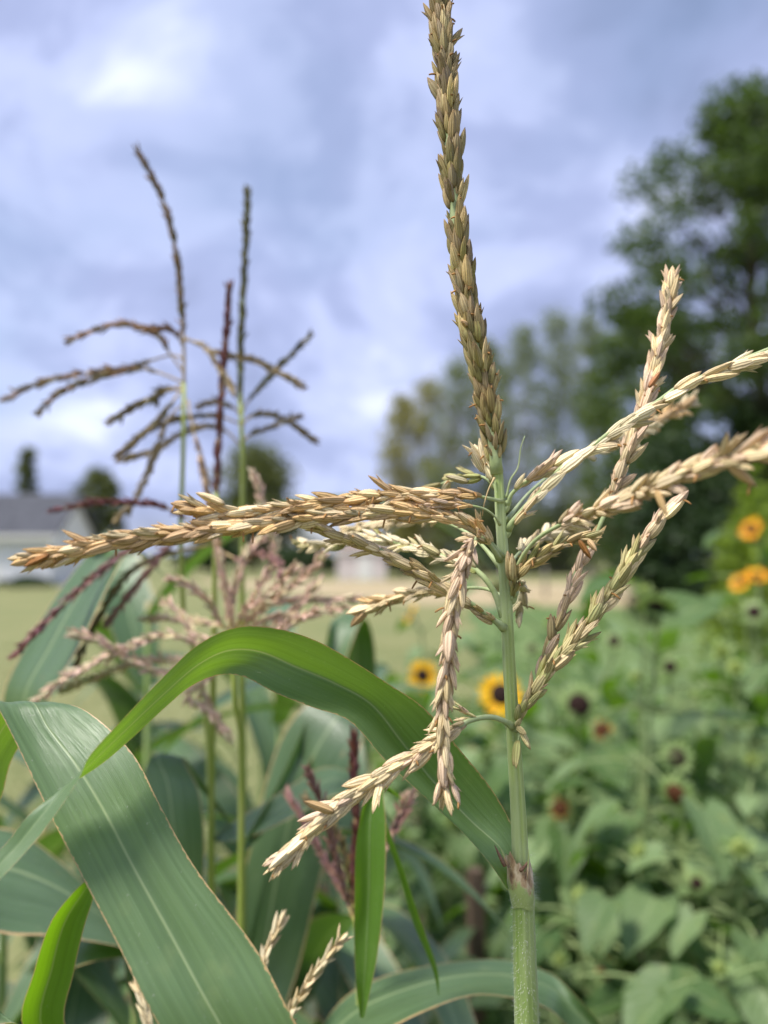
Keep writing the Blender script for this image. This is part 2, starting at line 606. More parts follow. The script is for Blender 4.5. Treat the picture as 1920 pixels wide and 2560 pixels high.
# ------------------------------------------------------------------ far buildings
def mat_wall(name, c1, c2):
    return mat_simple(name, c1, c2, 0.6, 0.7, 0.2)


M_WHITE = mat_wall('white_siding', (0.80, 0.80, 0.80), (0.86, 0.86, 0.86))
M_PINKW = mat_wall('pale_siding', (0.62, 0.55, 0.53), (0.70, 0.62, 0.60))
M_ROOFG = mat_simple('grey_shingle', (0.055, 0.058, 0.07), (0.095, 0.10, 0.115), 3, 0.85, 0.15)
M_ROOFB = mat_simple('brown_shingle', (0.16, 0.11, 0.10), (0.24, 0.17, 0.15), 3, 0.85, 0.15)
M_DARKG = mat_simple('dark_glass', (0.03, 0.035, 0.04), (0.05, 0.055, 0.065), 2, 0.15, 0.5)
M_FASC = mat_wall('trim_paint', (0.66, 0.65, 0.62), (0.72, 0.71, 0.68))


def house(name, label, cat_, cx, cy, w, dp, eave, ridge, mwall, mroof, over=0.45, doors=(), wins=(), boards=True):
    t = thing(name, label, cat_, (cx, cy, 0))
    x0, x1, y0, y1 = cx - w / 2, cx + w / 2, cy - dp / 2, cy + dp / 2
    m = MB()
    for (a, bb) in (((x0, y0), (x1, y0)), ((x1, y0), (x1, y1)), ((x1, y1), (x0, y1)), ((x0, y1), (x0, y0))):
        q = [m.vert(Vector((a[0], a[1], 0))), m.vert(Vector((bb[0], bb[1], 0))), m.vert(Vector((bb[0], bb[1], eave))), m.vert(Vector((a[0], a[1], eave)))]
        m.face(*q)
    for x in (x0, x1):
        m.face(m.vert(Vector((x, y0, eave))), m.vert(Vector((x, y1, eave))), m.vert(Vector((x, cy, ridge))))
    wall = m.build('wall', mwall, t, False)
    if boards:                               # lap siding on the front, each board proud of the wall below it
        n = int(eave / 0.3)
        bm = None
        for k in range(n):
            q = MB()
            z = 0.15 + k * eave / n
            q.box((cx, y0 - 0.012, z), (w - 0.02, 0.02, eave / n - 0.03))
            q.build('board', mwall, wall, False)
    r = MB()
    sl = (ridge - eave) / (dp / 2)
    th = 0.14
    for s in (-1, 1):
        ye = cy + s * (dp / 2 + over)
        ze = eave - sl * over
        top = [Vector((x0 - over, cy, ridge + th)), Vector((x1 + over, cy, ridge + th)), Vector((x1 + over, ye, ze + th)), Vector((x0 - over, ye, ze + th))]
        ids = [r.vert(p) for p in top] + [r.vert(p - Vector((0, 0, th))) for p in top]
        r.face(0 + ids[0], ids[1], ids[2], ids[3])
        r.face(ids[7], ids[6], ids[5], ids[4])
        for k in range(4):
            r.face(ids[k], ids[4 + k], ids[4 + (k + 1) % 4], ids[(k + 1) % 4])
    roof = r.build('roof', mroof, t, False)
    q = MB()
    q.box((cx, y0 - over - 0.03, eave - sl * over + 0.02), (w + 2 * over, 0.04, 0.2))
    q.build('fascia', M_FASC, roof, False)
    for (dx, dw, dh) in doors:
        q = MB()
        q.box((cx + dx, y0 - 0.05, dh / 2), (dw, 0.06, dh))
        q.build('door', M_FASC, t, False)
    for (dx, dz, dw, dh) in wins:
        q = MB()
        q.box((cx + dx, y0 - 0.05, dz), (dw, 0.05, dh))
        f = q.build('window', M_FASC, t, False)
        q = MB()
        q.box((cx + dx, y0 - 0.08, dz), (dw - 0.16, 0.02, dh - 0.16))
        q.build('pane', M_DARKG, f, False)
    return t


house('house', 'long white house with grey roof at left edge beyond the lawn', 'house', -24.6, 39.6, 16, 5.2, 2.75, 4.7, M_WHITE, M_ROOFG,
      wins=((-5.0, 1.5, 1.2, 1.1),), doors=((-2.0, 0.95, 2.05),))
house('shed', 'small pale pinkish garden shed with brown roof across the field', 'shed', -1.38, 47.5, 3.0, 3.4, 1.85, 2.55, M_PINKW, M_ROOFB, 0.15,
      doors=((0.2, 0.9, 1.5),))

# post-and-wire fence along the dry strip
fx = thing('wire_fence', 'low grey post and wire fence behind the sunflowers', 'fence', (8, 27, 0))
posts = [(4.4 + 1.55 * k, 27.6 - 0.22 * k) for k in range(9)]
for x, y in posts:
    q = MB()
    q.tube([Vector((x, y, 0)), Vector((x + RND.uniform(-.02, .02), y, 0.6)), Vector((x + RND.uniform(-.05, .05), y, 1.15))], [0.06, 0.055, 0.05], 7)
    q.build('post', mat_simple('weathered_post', (0.16, 0.145, 0.13), (0.27, 0.25, 0.22), 5, 0.9, 0.1) if x == posts[0][0] else bpy.data.materials['weathered_post'], fx)
for z in (0.35, 0.7, 1.05):
    q = MB()
    q.tube([Vector((x, y - 0.06, z)) for x, y in posts], 0.004, 4)
    q.build('wire', bpy.data.materials['weathered_post'], fx)


# ------------------------------------------------------------------ trees
def leafmesh(clumps, n, size, seed, flat=0.5):
    r = random.Random(seed)
    m = MB()
    tot = sum(c[2] for c in clumps)
    for (c, rad, wgt) in clumps:
        k = int(n * wgt / tot)
        for _ in range(k):
            while True:
                q = Vector((r.uniform(-1, 1), r.uniform(-1, 1), r.uniform(-1, 1)))
                if q.length <= 1:
                    break
            q = q * (q.length ** 0.3 if q.length > 0 else 1)
            p = c + Vector((q.x * rad[0], q.y * rad[1], q.z * rad[2]))
            s = size * r.uniform(0.6, 1.35)
            z = Vector((r.gauss(0, flat), r.gauss(0, flat), r.gauss(0.3, 0.6)))
            z = z.normalized() if z.length > .01 else Vector((0, 0, 1))
            x = z.orthogonal().normalized()
            x = (Matrix.Rotation(r.uniform(0, 6.28), 3, z) @ x)
            y = z.cross(x)
            a = m.vert(p - x * s * 0.5, (0, 0.5))
            b1 = m.vert(p - y * s * 0.34 + z * s * 0.08, (0.5, 0))
            c1 = m.vert(p + x * s * 0.55, (1, 0.5))
            d1 = m.vert(p + y * s * 0.34 + z * s * 0.08, (0.5, 1))
            m.face(a, b1, c1)
            m.face(a, c1, d1)
    return m


def tree(name, label, base, height, rx, z0, nclump, nleaf, lsize, mleaf, mbark=None, group=None, seed=1, shape='oval', trunk_r=None, lean=0.0, crad=0.2):
    r = random.Random(seed)
    base = Vector(base)
    t = thing(name, label, 'tree', base, group)
    tr = trunk_r or height * 0.018
    top = base + Vector((lean, 0, height * 0.93))
    tp, _ = spline([base, base.lerp(top, 0.35) + Vector((r.uniform(-.02, .02) * height, 0, 0)), base.lerp(top, 0.7) + Vector((r.uniform(-.03, .03) * height, 0, 0)), top], 10)
    tb = MB()
    tb.tube(tp, [tr * (1 - 0.9 * i / 10) * (1.35 if i == 0 else 1) for i in range(11)], 8)
    clumps = []
    for k in range(nclump):
        f = (k + r.random()) / nclump
        z = z0 + (height - z0) * f
        if shape == 'column':
            w = rx * math.sin(math.pi * min(max(0.12 + 0.86 * f, 0), 1)) ** 0.7
        elif shape == 'cone':
            w = rx * (1.02 - f) ** 0.8
        else:
            w = rx * math.sqrt(max(0.02, 1 - (2 * f - 0.85) ** 2 / 1.4))
        a = r.uniform(0, 6.283)
        rr = w * (r.random() ** 0.5) * 0.85
        c = base + Vector((lean * z / height + math.cos(a) * rr, math.sin(a) * rr, z))
        cr = rx * crad * r.uniform(0.7, 1.4)
        clumps.append((c, (cr * 1.15, cr * 1.15, cr * 0.85), cr ** 1.6))
        if k % 2 == 0:
            zi = min(max((z - height * 0.12) / (height * 0.93), 0.12), 0.95)
            s = tp[int(zi * 10)]
            lp, _ = spline([s, s.lerp(c, 0.5) + Vector((0, 0, -0.02 * height)), c], 5)
            l0 = tr * 0.34 * (1 - 0.7 * zi)
            tb.tube(lp, [l0 * (1 - 0.8 * i / 5) for i in range(6)], 5)
    tb.build('trunk', mbark or M_BARK, t)
    leafmesh(clumps, nleaf, lsize, seed + 5).build('crown', mleaf, t, False)
    return t


FG_POP = mat_foliage('poplar_leaf', (0.10, 0.135, 0.055), (0.21, 0.24, 0.10), (0.26, 0.32, 0.08), 0.4)
FG_YEL = mat_foliage('yellowing_leaf', (0.20, 0.20, 0.07), (0.33, 0.31, 0.12), (0.36, 0.34, 0.05), 0.4)
FG_DARK = mat_foliage('dark_leaf', (0.022, 0.042, 0.016), (0.05, 0.085, 0.028), (0.05, 0.10, 0.012), 0.25)
FG_MID = mat_foliage('tree_leaf', (0.035, 0.062, 0.02), (0.085, 0.125, 0.035), (0.11, 0.19, 0.02), 0.35)
FG_OLIVE = mat_foliage('olive_leaf', (0.085, 0.11, 0.03), (0.15, 0.17, 0.055), (0.17, 0.2, 0.04), 0.3)
FG_LIME = mat_foliage('bright_leaf', (0.14, 0.21, 0.025), (0.24, 0.32, 0.045), (0.3, 0.42, 0.03), 0.4)


def at_ground(px, d):
    return ((px - 960) / F * d, d, 0)


def hgt(py, d):
    return 1.6 + (1385 - py) / F * d


pop = [(1005, 990, 62, 'leftmost and shortest of the row of yellowing poplars', FG_YEL), (1075, 955, 60, 'yellowing poplar, second from the left end of the row', FG_YEL),
       (1150, 905, 58, 'poplar right behind the tall central corn spike base', FG_POP), (1225, 850, 60, 'pale poplar just right of the central corn spike', FG_POP),
       (1310, 815, 57, 'slender grey green poplar at the middle of the gap', FG_POP), (1395, 782, 59, 'tall grey green poplar left of the upright straw branch', FG_POP),
       (1480, 790, 56, 'poplar beside the big dark tree, rightmost of the row', FG_POP)]
for i, (px, py, d, lab, mt) in enumerate(pop):
    h = hgt(py, d)
    tree('poplar', lab, at_ground(px, d), h, 2.9 + 0.4 * (i % 3), 0.8, 130, 8500, 0.24, mt, M_BARK_P, 'poplars in a row beyond the field', 30 + i, 'column', 0.2, crad=0.25)

tree('broadleaf_tree', 'big dark broadleaf tree filling the right edge against the sky', at_ground(1905, 20), hgt(215, 20), 4.7, 2.0, 170, 30000, 0.2, FG_MID, M_BARK,
     None, 77, 'oval', 0.36, crad=0.155)
tree('broadleaf_tree', 'shorter dark tree between the poplars and the big tree', at_ground(1640, 27), hgt(770, 27), 2.9, 1.2, 80, 11000, 0.22, FG_MID, M_BARK, None, 78, 'oval', 0.2, crad=0.24)
tree('evergreen_tree', 'near black dense evergreen low under the big tree', at_ground(1720, 17), hgt(1120, 17), 1.5, 0.2, 60, 9000, 0.17, FG_DARK, M_BARK, None, 79, 'oval', 0.14, crad=0.34)
tree('evergreen_tree', 'dark rounded evergreen at the right edge behind the bright shrub', at_ground(1900, 19), hgt(1010, 19), 2.0, 0.2, 60, 8000, 0.19, FG_DARK, M_BARK, None, 80, 'oval', 0.14, crad=0.32)
tree('round_tree', 'round olive tree behind the purple corn spikes', at_ground(635, 75), hgt(1135, 75), 5.0, 1.2, 70, 8000, 0.5, FG_OLIVE, M_BARK, 'trees on the far left', 81, 'oval', 0.4, crad=0.3)
tree('pointed_tree', 'small pointed tree rising over the house roof at far left', at_ground(62, 62), hgt(1128, 62), 1.7, 1.5, 34, 2600, 0.38, FG_OLIVE, M_BARK, 'trees on the far left', 82, 'cone', 0.2, crad=0.3)
tree('bushy_tree', 'bushy tree at the right end of the house roof', at_ground(250, 58), hgt(1180, 58), 2.0, 1.0, 40, 3400, 0.4, FG_OLIVE, M_BARK, 'trees on the far left', 83, 'oval', 0.2, crad=0.32)


def bush(name, label, base, rx, h, n, ls, mt, seed, group=None):
    r = random.Random(seed)
    t = thing(name, label, 'shrub', base, group)
    base = Vector(base)
    tb = MB()
    cl = []
    for k in range(16):
        a, f = r.uniform(0, 6.28), r.random()
        c = base + Vector((math.cos(a) * rx * 0.75 * f, math.sin(a) * rx * 0.75 * f, h * (0.25 + 0.6 * r.random() * (1.1 - f * 0.6))))
        cl.append((c, (rx * 0.36, rx * 0.36, h * 0.2), 1))
        lp, _ = spline([base, base.lerp(c, 0.5) + Vector((0, 0, 0.1 * h)), c], 4)
        tb.tube(lp, [0.012 * h, 0.01 * h, 0.008 * h, 0.006 * h, 0.003 * h], 5)
    tb.build('stems', M_BARK, t)
    leafmesh(cl, n, ls, seed + 3).build('crown', mt, t, False)


bush('shrub', 'bright yellow green shrub at right edge below the straw branch', at_ground(1900, 7.5), 0.62, hgt(1185, 7.5), 3600, 0.085, FG_LIME, 91)
bush('shrub', 'dark low shrub left of the pale shed', at_ground(770, 52), 2.6, 2.6, 1800, 0.42, FG_DARK, 92, 'shrubs round the shed')
bush('shrub', 'dark low shrub right of the pale shed', at_ground(1010, 50), 1.9, 2.4, 1500, 0.4, FG_DARK, 93, 'shrubs round the shed')
bush('shrub', 'dark clipped shrub along the white house wall', (-17.5, 36.2, 0), 1.6, 0.55, 1200, 0.25, FG_DARK, 94, 'shrubs at the house')
bush('shrub', 'dark shrub between the house and the round tree', at_ground(540, 60), 3.6, 3.4, 2200, 0.45, FG_DARK, 95)

# the wood's undergrowth below the poplars, read as one mass
cl = []
r_ = random.Random(5)
for k in range(70):
    x = r_.uniform(0.5, 22)
    cl.append((Vector((x, r_.uniform(60, 68), r_.uniform(0.6, 6.0))), (1.8, 1.5, 1.5), 1))
o = leafmesh(cl, 11000, 0.5, 6).build('undergrowth', mat_foliage('thicket_leaf', (0.045, 0.065, 0.03), (0.10, 0.12, 0.06), (0.08, 0.12, 0.03), 0.3), None, False, 'stuff')
o['label'] = 'dark undergrowth filling the space below the poplars'
o['category'] = 'undergrowth'


# ------------------------------------------------------------------ corn: spikelets, branches, leaves
def spikelet_tpl(bend=0.0, gape=0.06, twin=True, seg=7, rings=7, plump=1.0, frayed=False):
    vs, fs, us = [], [], []

    def glume(off, rot, ln, w, bd):
        prof = [(0, 0.30), (0.09, 0.72), (0.27, 1.0), (0.52, 0.99), (0.74, 0.74), (0.90, 0.38), (1.0, 0.06)]
        o = len(vs)
        for i in range(rings):
            t, q = prof[i]
            for k in range(seg + 1):
                a = 2 * math.pi * k / seg
                ridge = 1 + 0.17 * math.cos(a * 3) + 0.05 * math.sin(a * 2 + t * 4)
                x = math.cos(a) * q * w * 0.72 * ridge
                y = math.sin(a) * q * w * ridge
                p = Vector((x + off + bd * t * t, y, t * ln))
                p = Matrix.Rotation(rot, 3, 'Y') @ p
                vs.append(p)
                us.append((k / seg, t))
        n1 = seg + 1
        for i in range(rings - 1):
            for k in range(seg):
                fs.append((o + i * n1 + k, o + i * n1 + k + 1, o + (i + 1) * n1 + k + 1, o + (i + 1) * n1 + k))
        fs.append(tuple(reversed(range(o, o + seg))))
        fs.append(tuple(range(o + (rings - 1) * n1, o + (rings - 1) * n1 + seg)))

    glume(0.02, gape * 0.5, 1.0, 0.165 * plump, bend)
    if twin:
        glume(-0.07, -gape, 0.93, 0.15 * plump, -bend * 0.3)
    if frayed:
        glume(-0.02, 0.30, 0.85, 0.06, 0.1)
        glume(0.0, -0.34, 0.80, 0.05, -0.12)
    return vs, fs, us


TPL = [spikelet_tpl(-0.02, 0.07, plump=0.95), spikelet_tpl(0.03, 0.14, plump=0.86), spikelet_tpl(-0.07, 0.04, plump=1.06), spikelet_tpl(0.0, 0.22, plump=0.82),
       spikelet_tpl(0.12, 0.10, plump=0.78), spikelet_tpl(0.03, 0.26, plump=0.82, frayed=True)]
TPL_ME = []
for tp in TPL:
    q = MB()
    q.add(tp, Matrix.Identity(4))
    TPL_ME.append(q.mesh('spikelet', M_SPK, tinted=True))
TPL_LO = [spikelet_tpl(0.05, 0.1, seg=5), spikelet_tpl(0.15, 0.2, seg=5), spikelet_tpl(0.0, 0.14, False, seg=5)]

# tint (linear) and greenness by colour family
TINT = {'olive': ((0.37, 0.275, 0.155), 0.42), 'tan': ((0.74, 0.50, 0.26), 0.08), 'straw': ((0.86, 0.69, 0.43), 0.12),
        'cream': ((0.88, 0.76, 0.52), 0.18), 'pale_green': ((0.66, 0.57, 0.31), 0.85), 'mixed': ((0.68, 0.51, 0.28), 0.42),
        'rose': ((0.84, 0.63, 0.46), 0.04), 'dark': ((0.19, 0.145, 0.095), 0.35), 'darkgreen': ((0.10, 0.10, 0.05), 0.45), 'purple': ((0.16, 0.055, 0.065), 0.0),
        'pink': ((0.86, 0.61, 0.50), 0.02), 'brown': ((0.36, 0.22, 0.14), 0.05), 'mauve': ((0.36, 0.20, 0.20), 0.0), 'buff': ((0.42, 0.33, 0.20), 0.1)}
SPK = []          # spikelets of the plant in focus: (score, parent, matrix, template, tint)


def tint_of(tone, r, tip=0.0):
    if isinstance(tone, (list, tuple)):
        tone = tone[0] if r.random() > tone[2] else tone[1]
    (c, g) = TINT[tone]
    k = r.uniform(0.85, 1.12)
    w = r.uniform(-0.03, 0.03)
    return (c[0] * k + w * 0.3, c[1] * k, max(0.01, c[2] * k - w), max(0.0, min(1.0, g * r.uniform(0.2, 1.7) * (1 - tip))))


def branch(plant, pts, r0, r1, tone, s0=0.1, s1=1.0, step=9.0, ln=0.0102, splay=13, side=None, seed=0, hero=True, name='tassel_branch',
           mr=None, width=1.0, jit=1.0, label=None, taper=True, spread=75):
    """a rachis with its spikelets; step in photo pixels at the focus distance; side = ventral direction for two-rowed branches"""
    r = random.Random(seed * 31 + 5)
    n = max(8, int(4 * len(pts)))
    cp, L = spline(pts, n)
    fr = frames(cp)
    m = MB()
    fl_ = {0: 1.9, 1: 1.45, 2: 1.15} if hero and name == 'tassel_branch' else {}
    m.tube(cp, [(r0 + (r1 - r0) * i / n) * fl_.get(i, 1) for i in range(n + 1)], 7 if hero else 5)
    br = m.build(name, mr or M_RACHIS, plant, label=label)
    st = step * 0.3 / F
    k = 0
    s = s0 * L
    lo = MB()
    ph = r.uniform(0, 6.28)
    while s < s1 * L - ln * 0.25:
        f = s / L * n
        i = min(int(f), n - 1)
        c = cp[i].lerp(cp[i + 1], f - i)
        t, a, b = fr[i]
        frac = (s / L - s0) / max(1e-6, s1 - s0)
        if side is not None:
            vd = Vector(side)
            vd = (vd - t * vd.dot(t)).normalized()
            bn = t.cross(vd)
            ang = math.radians((spread if k % 2 else -spread) * r.uniform(0.45, 1.1))
            out = vd * math.cos(ang) + bn * math.sin(ang)
        else:
            ang = ph + k * 2.39996 + r.uniform(-.25, .25) * jit
            out = a * math.cos(ang) + b * math.sin(ang)
        rad = r0 + (r1 - r0) * s / L
        sp = math.radians(splay * r.uniform(0.45, 1.3) + (r.random() < 0.09 * jit) * r.uniform(8, 26))
        tfac = 1.0
        if taper:
            tfac = min(1.0, 0.72 + 1.4 * frac, 0.80 + 2.2 * (1 - frac))
        l = ln * r.choice((r.uniform(0.62, 0.95), r.uniform(0.88, 1.08), r.uniform(0.95, 1.25))) * tfac
        z = (t * math.cos(sp) + out * math.sin(sp)).normalized()
        z = (z + Vector((r.gauss(0, .06), r.gauss(0, .06), r.gauss(0, .06))) * jit).normalized()
        pos = c + out * rad * (0.9 if side is None else 1.5) + (Vector((0, 0.0006, 0)) if side is not None else Vector((0, 0, 0)))
        w = l * width * r.uniform(0.9, 1.12)
        tint = tint_of(tone, r, frac * 0.6)
        if hero:
            ti = r.choice((0, 0, 1, 2, 2, 3, 4)) if r.random() > 0.24 else 5
            mt = basis(pos, z, (out + t.cross(out) * r.uniform(-.7, .7)), w, w * r.uniform(.88, 1.15), l)
            px, py, d = project(pos + z * l * .5)
            vis = out.dot((EYE - pos).normalized())
            inside = -30 < px < 1950 and -30 < py < 2590
            SPK.append(((vis * 0.5 + 0.6) * (0.3 / d) * (1 if inside else -1), br, mt, ti, tint))
        else:
            lo.add(TPL_LO[r.randrange(3)], basis(pos, z, out, w, w, l), tint)
        s += st * r.uniform(0.6, 1.4) + (ln * r.uniform(0.2, 0.5) if r.random() < 0.012 else 0)
        k += 1
    if not hero and k:
        lo.build('spikelets', M_SPK, br, kind='stuff')
    return br


def leaf(parent, rows, m, nal=40, nac=10, name='leaf', wave=0.0, label=None, seed=1, crease=0.35):
    """a corn leaf from rows of (edge, midrib, edge) points"""
    rws = [[V(p) for p in rw] for rw in rows]
    cols = []
    for c in range(3):
        pts = [rw[c] for rw in rws]
        ext = [pts[0] * 2 - pts[1]] + pts + [pts[-1] * 2 - pts[-2]]
        out = []
        for j in range(nal + 1):
            f = j / nal * (len(pts) - 1)
            i = min(int(f), len(pts) - 2)
            out.append(cat(ext[i], ext[i + 1], ext[i + 2], ext[i + 3], f - i))
        cols.append(out)
    L = [0]
    for p, q in zip(cols[1], cols[1][1:]):
        L.append(L[-1] + (q - p).length)
    b = MB()
    r = random.Random(seed)
    ph = r.uniform(0, 6)
    ids = []
    for j in range(nal + 1):
        A, Mi, B = cols[0][j], cols[1][j], cols[2][j]
        t = cols[1][min(j + 1, nal)] - cols[1][max(j - 1, 0)]
        nrm = (B - A).cross(t)
        nrm = nrm.normalized() if nrm.length > 1e-9 else Vector((0, 0, 1))
        wd = (B - A).length
        row = []
        for i in range(nac + 1):
            u = i / nac
            # quadratic through the three points, flattened towards the straight pair near the midrib
            p = A * ((1 - u) * (1 - 2 * u)) + Mi * (4 * u * (1 - u)) + B * (u * (2 * u - 1))
            lin = A.lerp(Mi, u * 2) if u < .5 else Mi.lerp(B, u * 2 - 1)
            p = p.lerp(lin, crease)
            if wave:
                e = abs(2 * u - 1) ** 2
                p = p + nrm * wave * wd * e * math.sin(ph + L[j] / max(L[-1], 1e-6) * 17 + (2.1 if u > .5 else 0))
            p = p + nrm * wd * 0.010 * math.sin(u * 15 + ph + 1.3 * math.sin(L[j] * 21 + seed))
            row.append(b.vert(p, (u, L[j] / 0.1)))
        ids.append(row)
    for r0, r1 in zip(ids, ids[1:]):
        for i in range(nac):
            b.face(r0[i], r0[i + 1], r1[i + 1], r1[i])
    return b.build(name, m, parent, label=label)


def arc_leaf(parent, base, az, length, width, el0, droop, m, twist=0.0, seed=1, fold=0.12, wave=0.05, nal=26):
    """a free-growing corn leaf: leaves the stalk at elevation el0, arches over and hangs"""
    r = random.Random(seed)
    base = V(base)
    rows = []
    p = base.copy()
    n = 12
    ds = length / n
    for i in range(n + 1):
        f = i / n
        el = el0 - droop * f ** 1.25
        a = az + 0.25 * math.sin(f * 3 + seed)
        t = Vector((math.sin(a) * math.cos(el), math.cos(a) * math.cos(el), math.sin(el)))
        side = Vector((math.cos(a), -math.sin(a), 0))
        up = side.cross(t)
        tw = twist * f
        s2 = side * math.cos(tw) + up * math.sin(tw)
        u2 = s2.cross(t)
        w = width * (min(1, 0.45 + 2.4 * f)) * max(0.02, (1 - f ** 2.6)) * 0.5
        rows.append((p - s2 * w + u2 * w * fold, p - u2 * w * fold, p + s2 * w + u2 * w * fold))
        p = p + t * ds
    return leaf(parent, rows, m, nal, 6, wave=wave, seed=seed)


def down_to_ground(v, lean=0.02):
    return Vector((v.x + lean, v.y + 0.01, 0.0))


# ------------------------------------------------------------------ the corn plant in focus
D0 = 0.298
foot = down_to_ground(P(1320, 2560, D0), 0.012)
corn = thing('corn_plant', 'nearest corn plant, green stalk with straw tassel in sharp focus', 'corn plant', foot)

st = [(1243, 1130), (1247, 1200), (1252, 1300), (1262, 1450), (1268, 1560), (1275, 1700), (1284, 1850), (1294, 2000), (1302, 2160), (1307, 2260)]
wd = [20, 26, 28, 31, 31, 33, 35, 38, 41, 43]
pts = [P(x, y, D0) for x, y in st]
m = MB()
cp, L = spline(pts, 60)
rad = []
for i in range(61):
    f = i / 60 * (len(wd) - 1)
    k = min(int(f), len(wd) - 2)
    rad.append((wd[k] + (wd[k + 1] - wd[k]) * (f - k)) * D0 / F / 2)
m.tube(cp, rad, 32, groove=0.16)
m.build('stalk', M_STALK, corn)
# swellings where branches leave the stalk
for (x, y, sd) in ((1256, 1258, -1), (1262, 1262, 1), (1252, 1305, -1), (1266, 1325, 1), (1258, 1388, -1), (1280, 1490, 1), (1262, 1532, -1), (1262, 1565, -1), (1284, 1812, 1), (1276, 1812, -1)):
    q = MB()
    c = P(x + sd * 6, y, D0)
    tp, _ = spline([c + Vector((-sd * .0012, 0, -0.0035)), c, c + Vector((sd * .0016, 0, 0.002))], 6)
    q.tube(tp, [0.0004, 0.0012, 0.0015, 0.0015, 0.0013, 0.0010, 0.0005], 8)
    q.build('node_swelling', M_RACHIS, corn)

# leaf sheath wrapping the stalk below the collar
sh = [(1304, 2205), (1307, 2235), (1309, 2290), (1312, 2400), (1317, 2560), (1322, 3000), (1330, 3700)]
shw = [47, 55, 55, 58, 62, 70, 80]
pts = [P(x, y, D0) for x, y in sh] + [foot + Vector((0, 0, 0.5)), foot]
shw = shw + [110, 120]
cp, L = spline(pts[:7], 50)
m = MB()
rad = []
for i in range(51):
    py = project(cp[i])[1]
    k = 0
    while k < 5 and sh[k + 1][1] < py:
        k += 1
    f = (py - sh[k][1]) / (sh[k + 1][1] - sh[k][1])
    rad.append((shw[k] + (shw[k + 1] - shw[k]) * f) * D0 / F / 2)
m.tube(cp, rad, 24, cap=False)
m.build('sheath', M_SHEATH, corn)
m = MB()
cp, L = spline([P(1330, 3690, D0), foot + Vector((0, 0, 0.6)), foot], 20)
m.tube(cp, [0.0066 + 0.004 * i / 20 for i in range(21)], 16)
m.build('lower_stalk', M_SHEATH, corn)

# torn dry collar at the node
q = MB()
cc = [P(1298, 2146, D0 - .0008), P(1299, 2180, D0 - .0008), P(1304, 2212, D0 - .0008), P(1308, 2262, D0 - .0004)]
rings = []
for j in range(9):
    f = j / 8
    c = cc[0].lerp(cc[3], f)
    ring = []
    for k in range(22):
        a = 2 * math.pi * k / 22
        left = max(0, -math.cos(a))
        rr = 0.0036 + 0.00105 * min(1, f * 1.6) + 0.0016 * left * (1 - f) ** 1.2 + 0.0003 * math.sin(a * 5 + j * .8) * (1 - f) + RND.uniform(-.00014, .00014) + 0.0005 * math.sin(math.pi * f)
        dz = 0.0030 * math.sin(a * 2 + 0.6) * (1 - f) + 0.0013 * math.sin(a * 7) * (1 - f) + 0.0008 * math.sin(a * 3 + 1) * f
        ring.append(q.vert(c + Vector((math.cos(a) * rr, math.sin(a) * rr, dz)), (k / 22, f)))
    rings.append(ring)
for r0, r1 in zip(rings, rings[1:]):
    for k in range(22):
        q.face(r0[k], r0[(k + 1) % 22], r1[(k + 1) % 22], r1[k])
q.build('collar', M_COLLAR, corn, label='dry brown torn collar where the upper leaf joins')
# dry ligule flaps inside the collar
for (x0, y0, x1, y1, w) in ((1262, 2165, 1236, 2112, 9), (1272, 2168, 1250, 2118, 7), (1300, 2178, 1322, 2150, 8), (1318, 2200, 1322, 2120, 5)):
    q = MB()
    a, b2 = P(x0, y0, D0 - .005), P(x1, y1, D0 - .004)
    tp, _ = spline([a, a.lerp(b2, .5) + Vector((0, -.0006, 0)), b2], 5)
    q.tube(tp, [w * D0 / F * k for k in (.5, .55, .5, .4, .25, .06)], 5)
    q.build('ligule', M_COLLAR_D if y1 < 2115 or w == 8 else M_COLLAR, corn)

# hairs on sheath and collar, too many to count
q = MB()
for k in range(1500):
    if k < 380:
        y = RND.uniform(2170, 2262)
        ln = RND.uniform(0.0012, 0.0034)
    else:
        y = RND.uniform(2225, 2700)
        ln = RND.uniform(0.0006, 0.0016)
    x = 1303 + (y - 2200) * 0.04
    wdt = 27 + max(0, y - 2250) * 0.012 - (3 if y < 2200 else 0)
    a = RND.uniform(-math.pi, math.pi)
    if k < 240:
        a = RND.gauss(0.0, 0.45)
        ln *= 1.5
        y = RND.choice((RND.gauss(2196, 9), RND.gauss(2236, 6), RND.uniform(2120, 2245)))
        x = 1303 + (y - 2200) * 0.04
        wdt = 25
    c = P(x, y, D0)
    o_ = Vector((math.cos(a), math.sin(a), 0))
    p = c + o_ * wdt * D0 / F
    dr = (o_ + Vector((0, 0, RND.uniform(-0.6, 0.5)))).normalized()
    sd = dr.cross(Vector((0.3, 0.2, 1))).normalized() * 0.00008
    i0, i1 = q.vert(p - sd), q.vert(p + sd)
    i2 = q.vert(p + dr * ln + Vector((0, 0, -ln * 0.15)))
    q.face(i0, i1, i2)
q.build('hair', M_HAIR, corn, False, 'stuff')

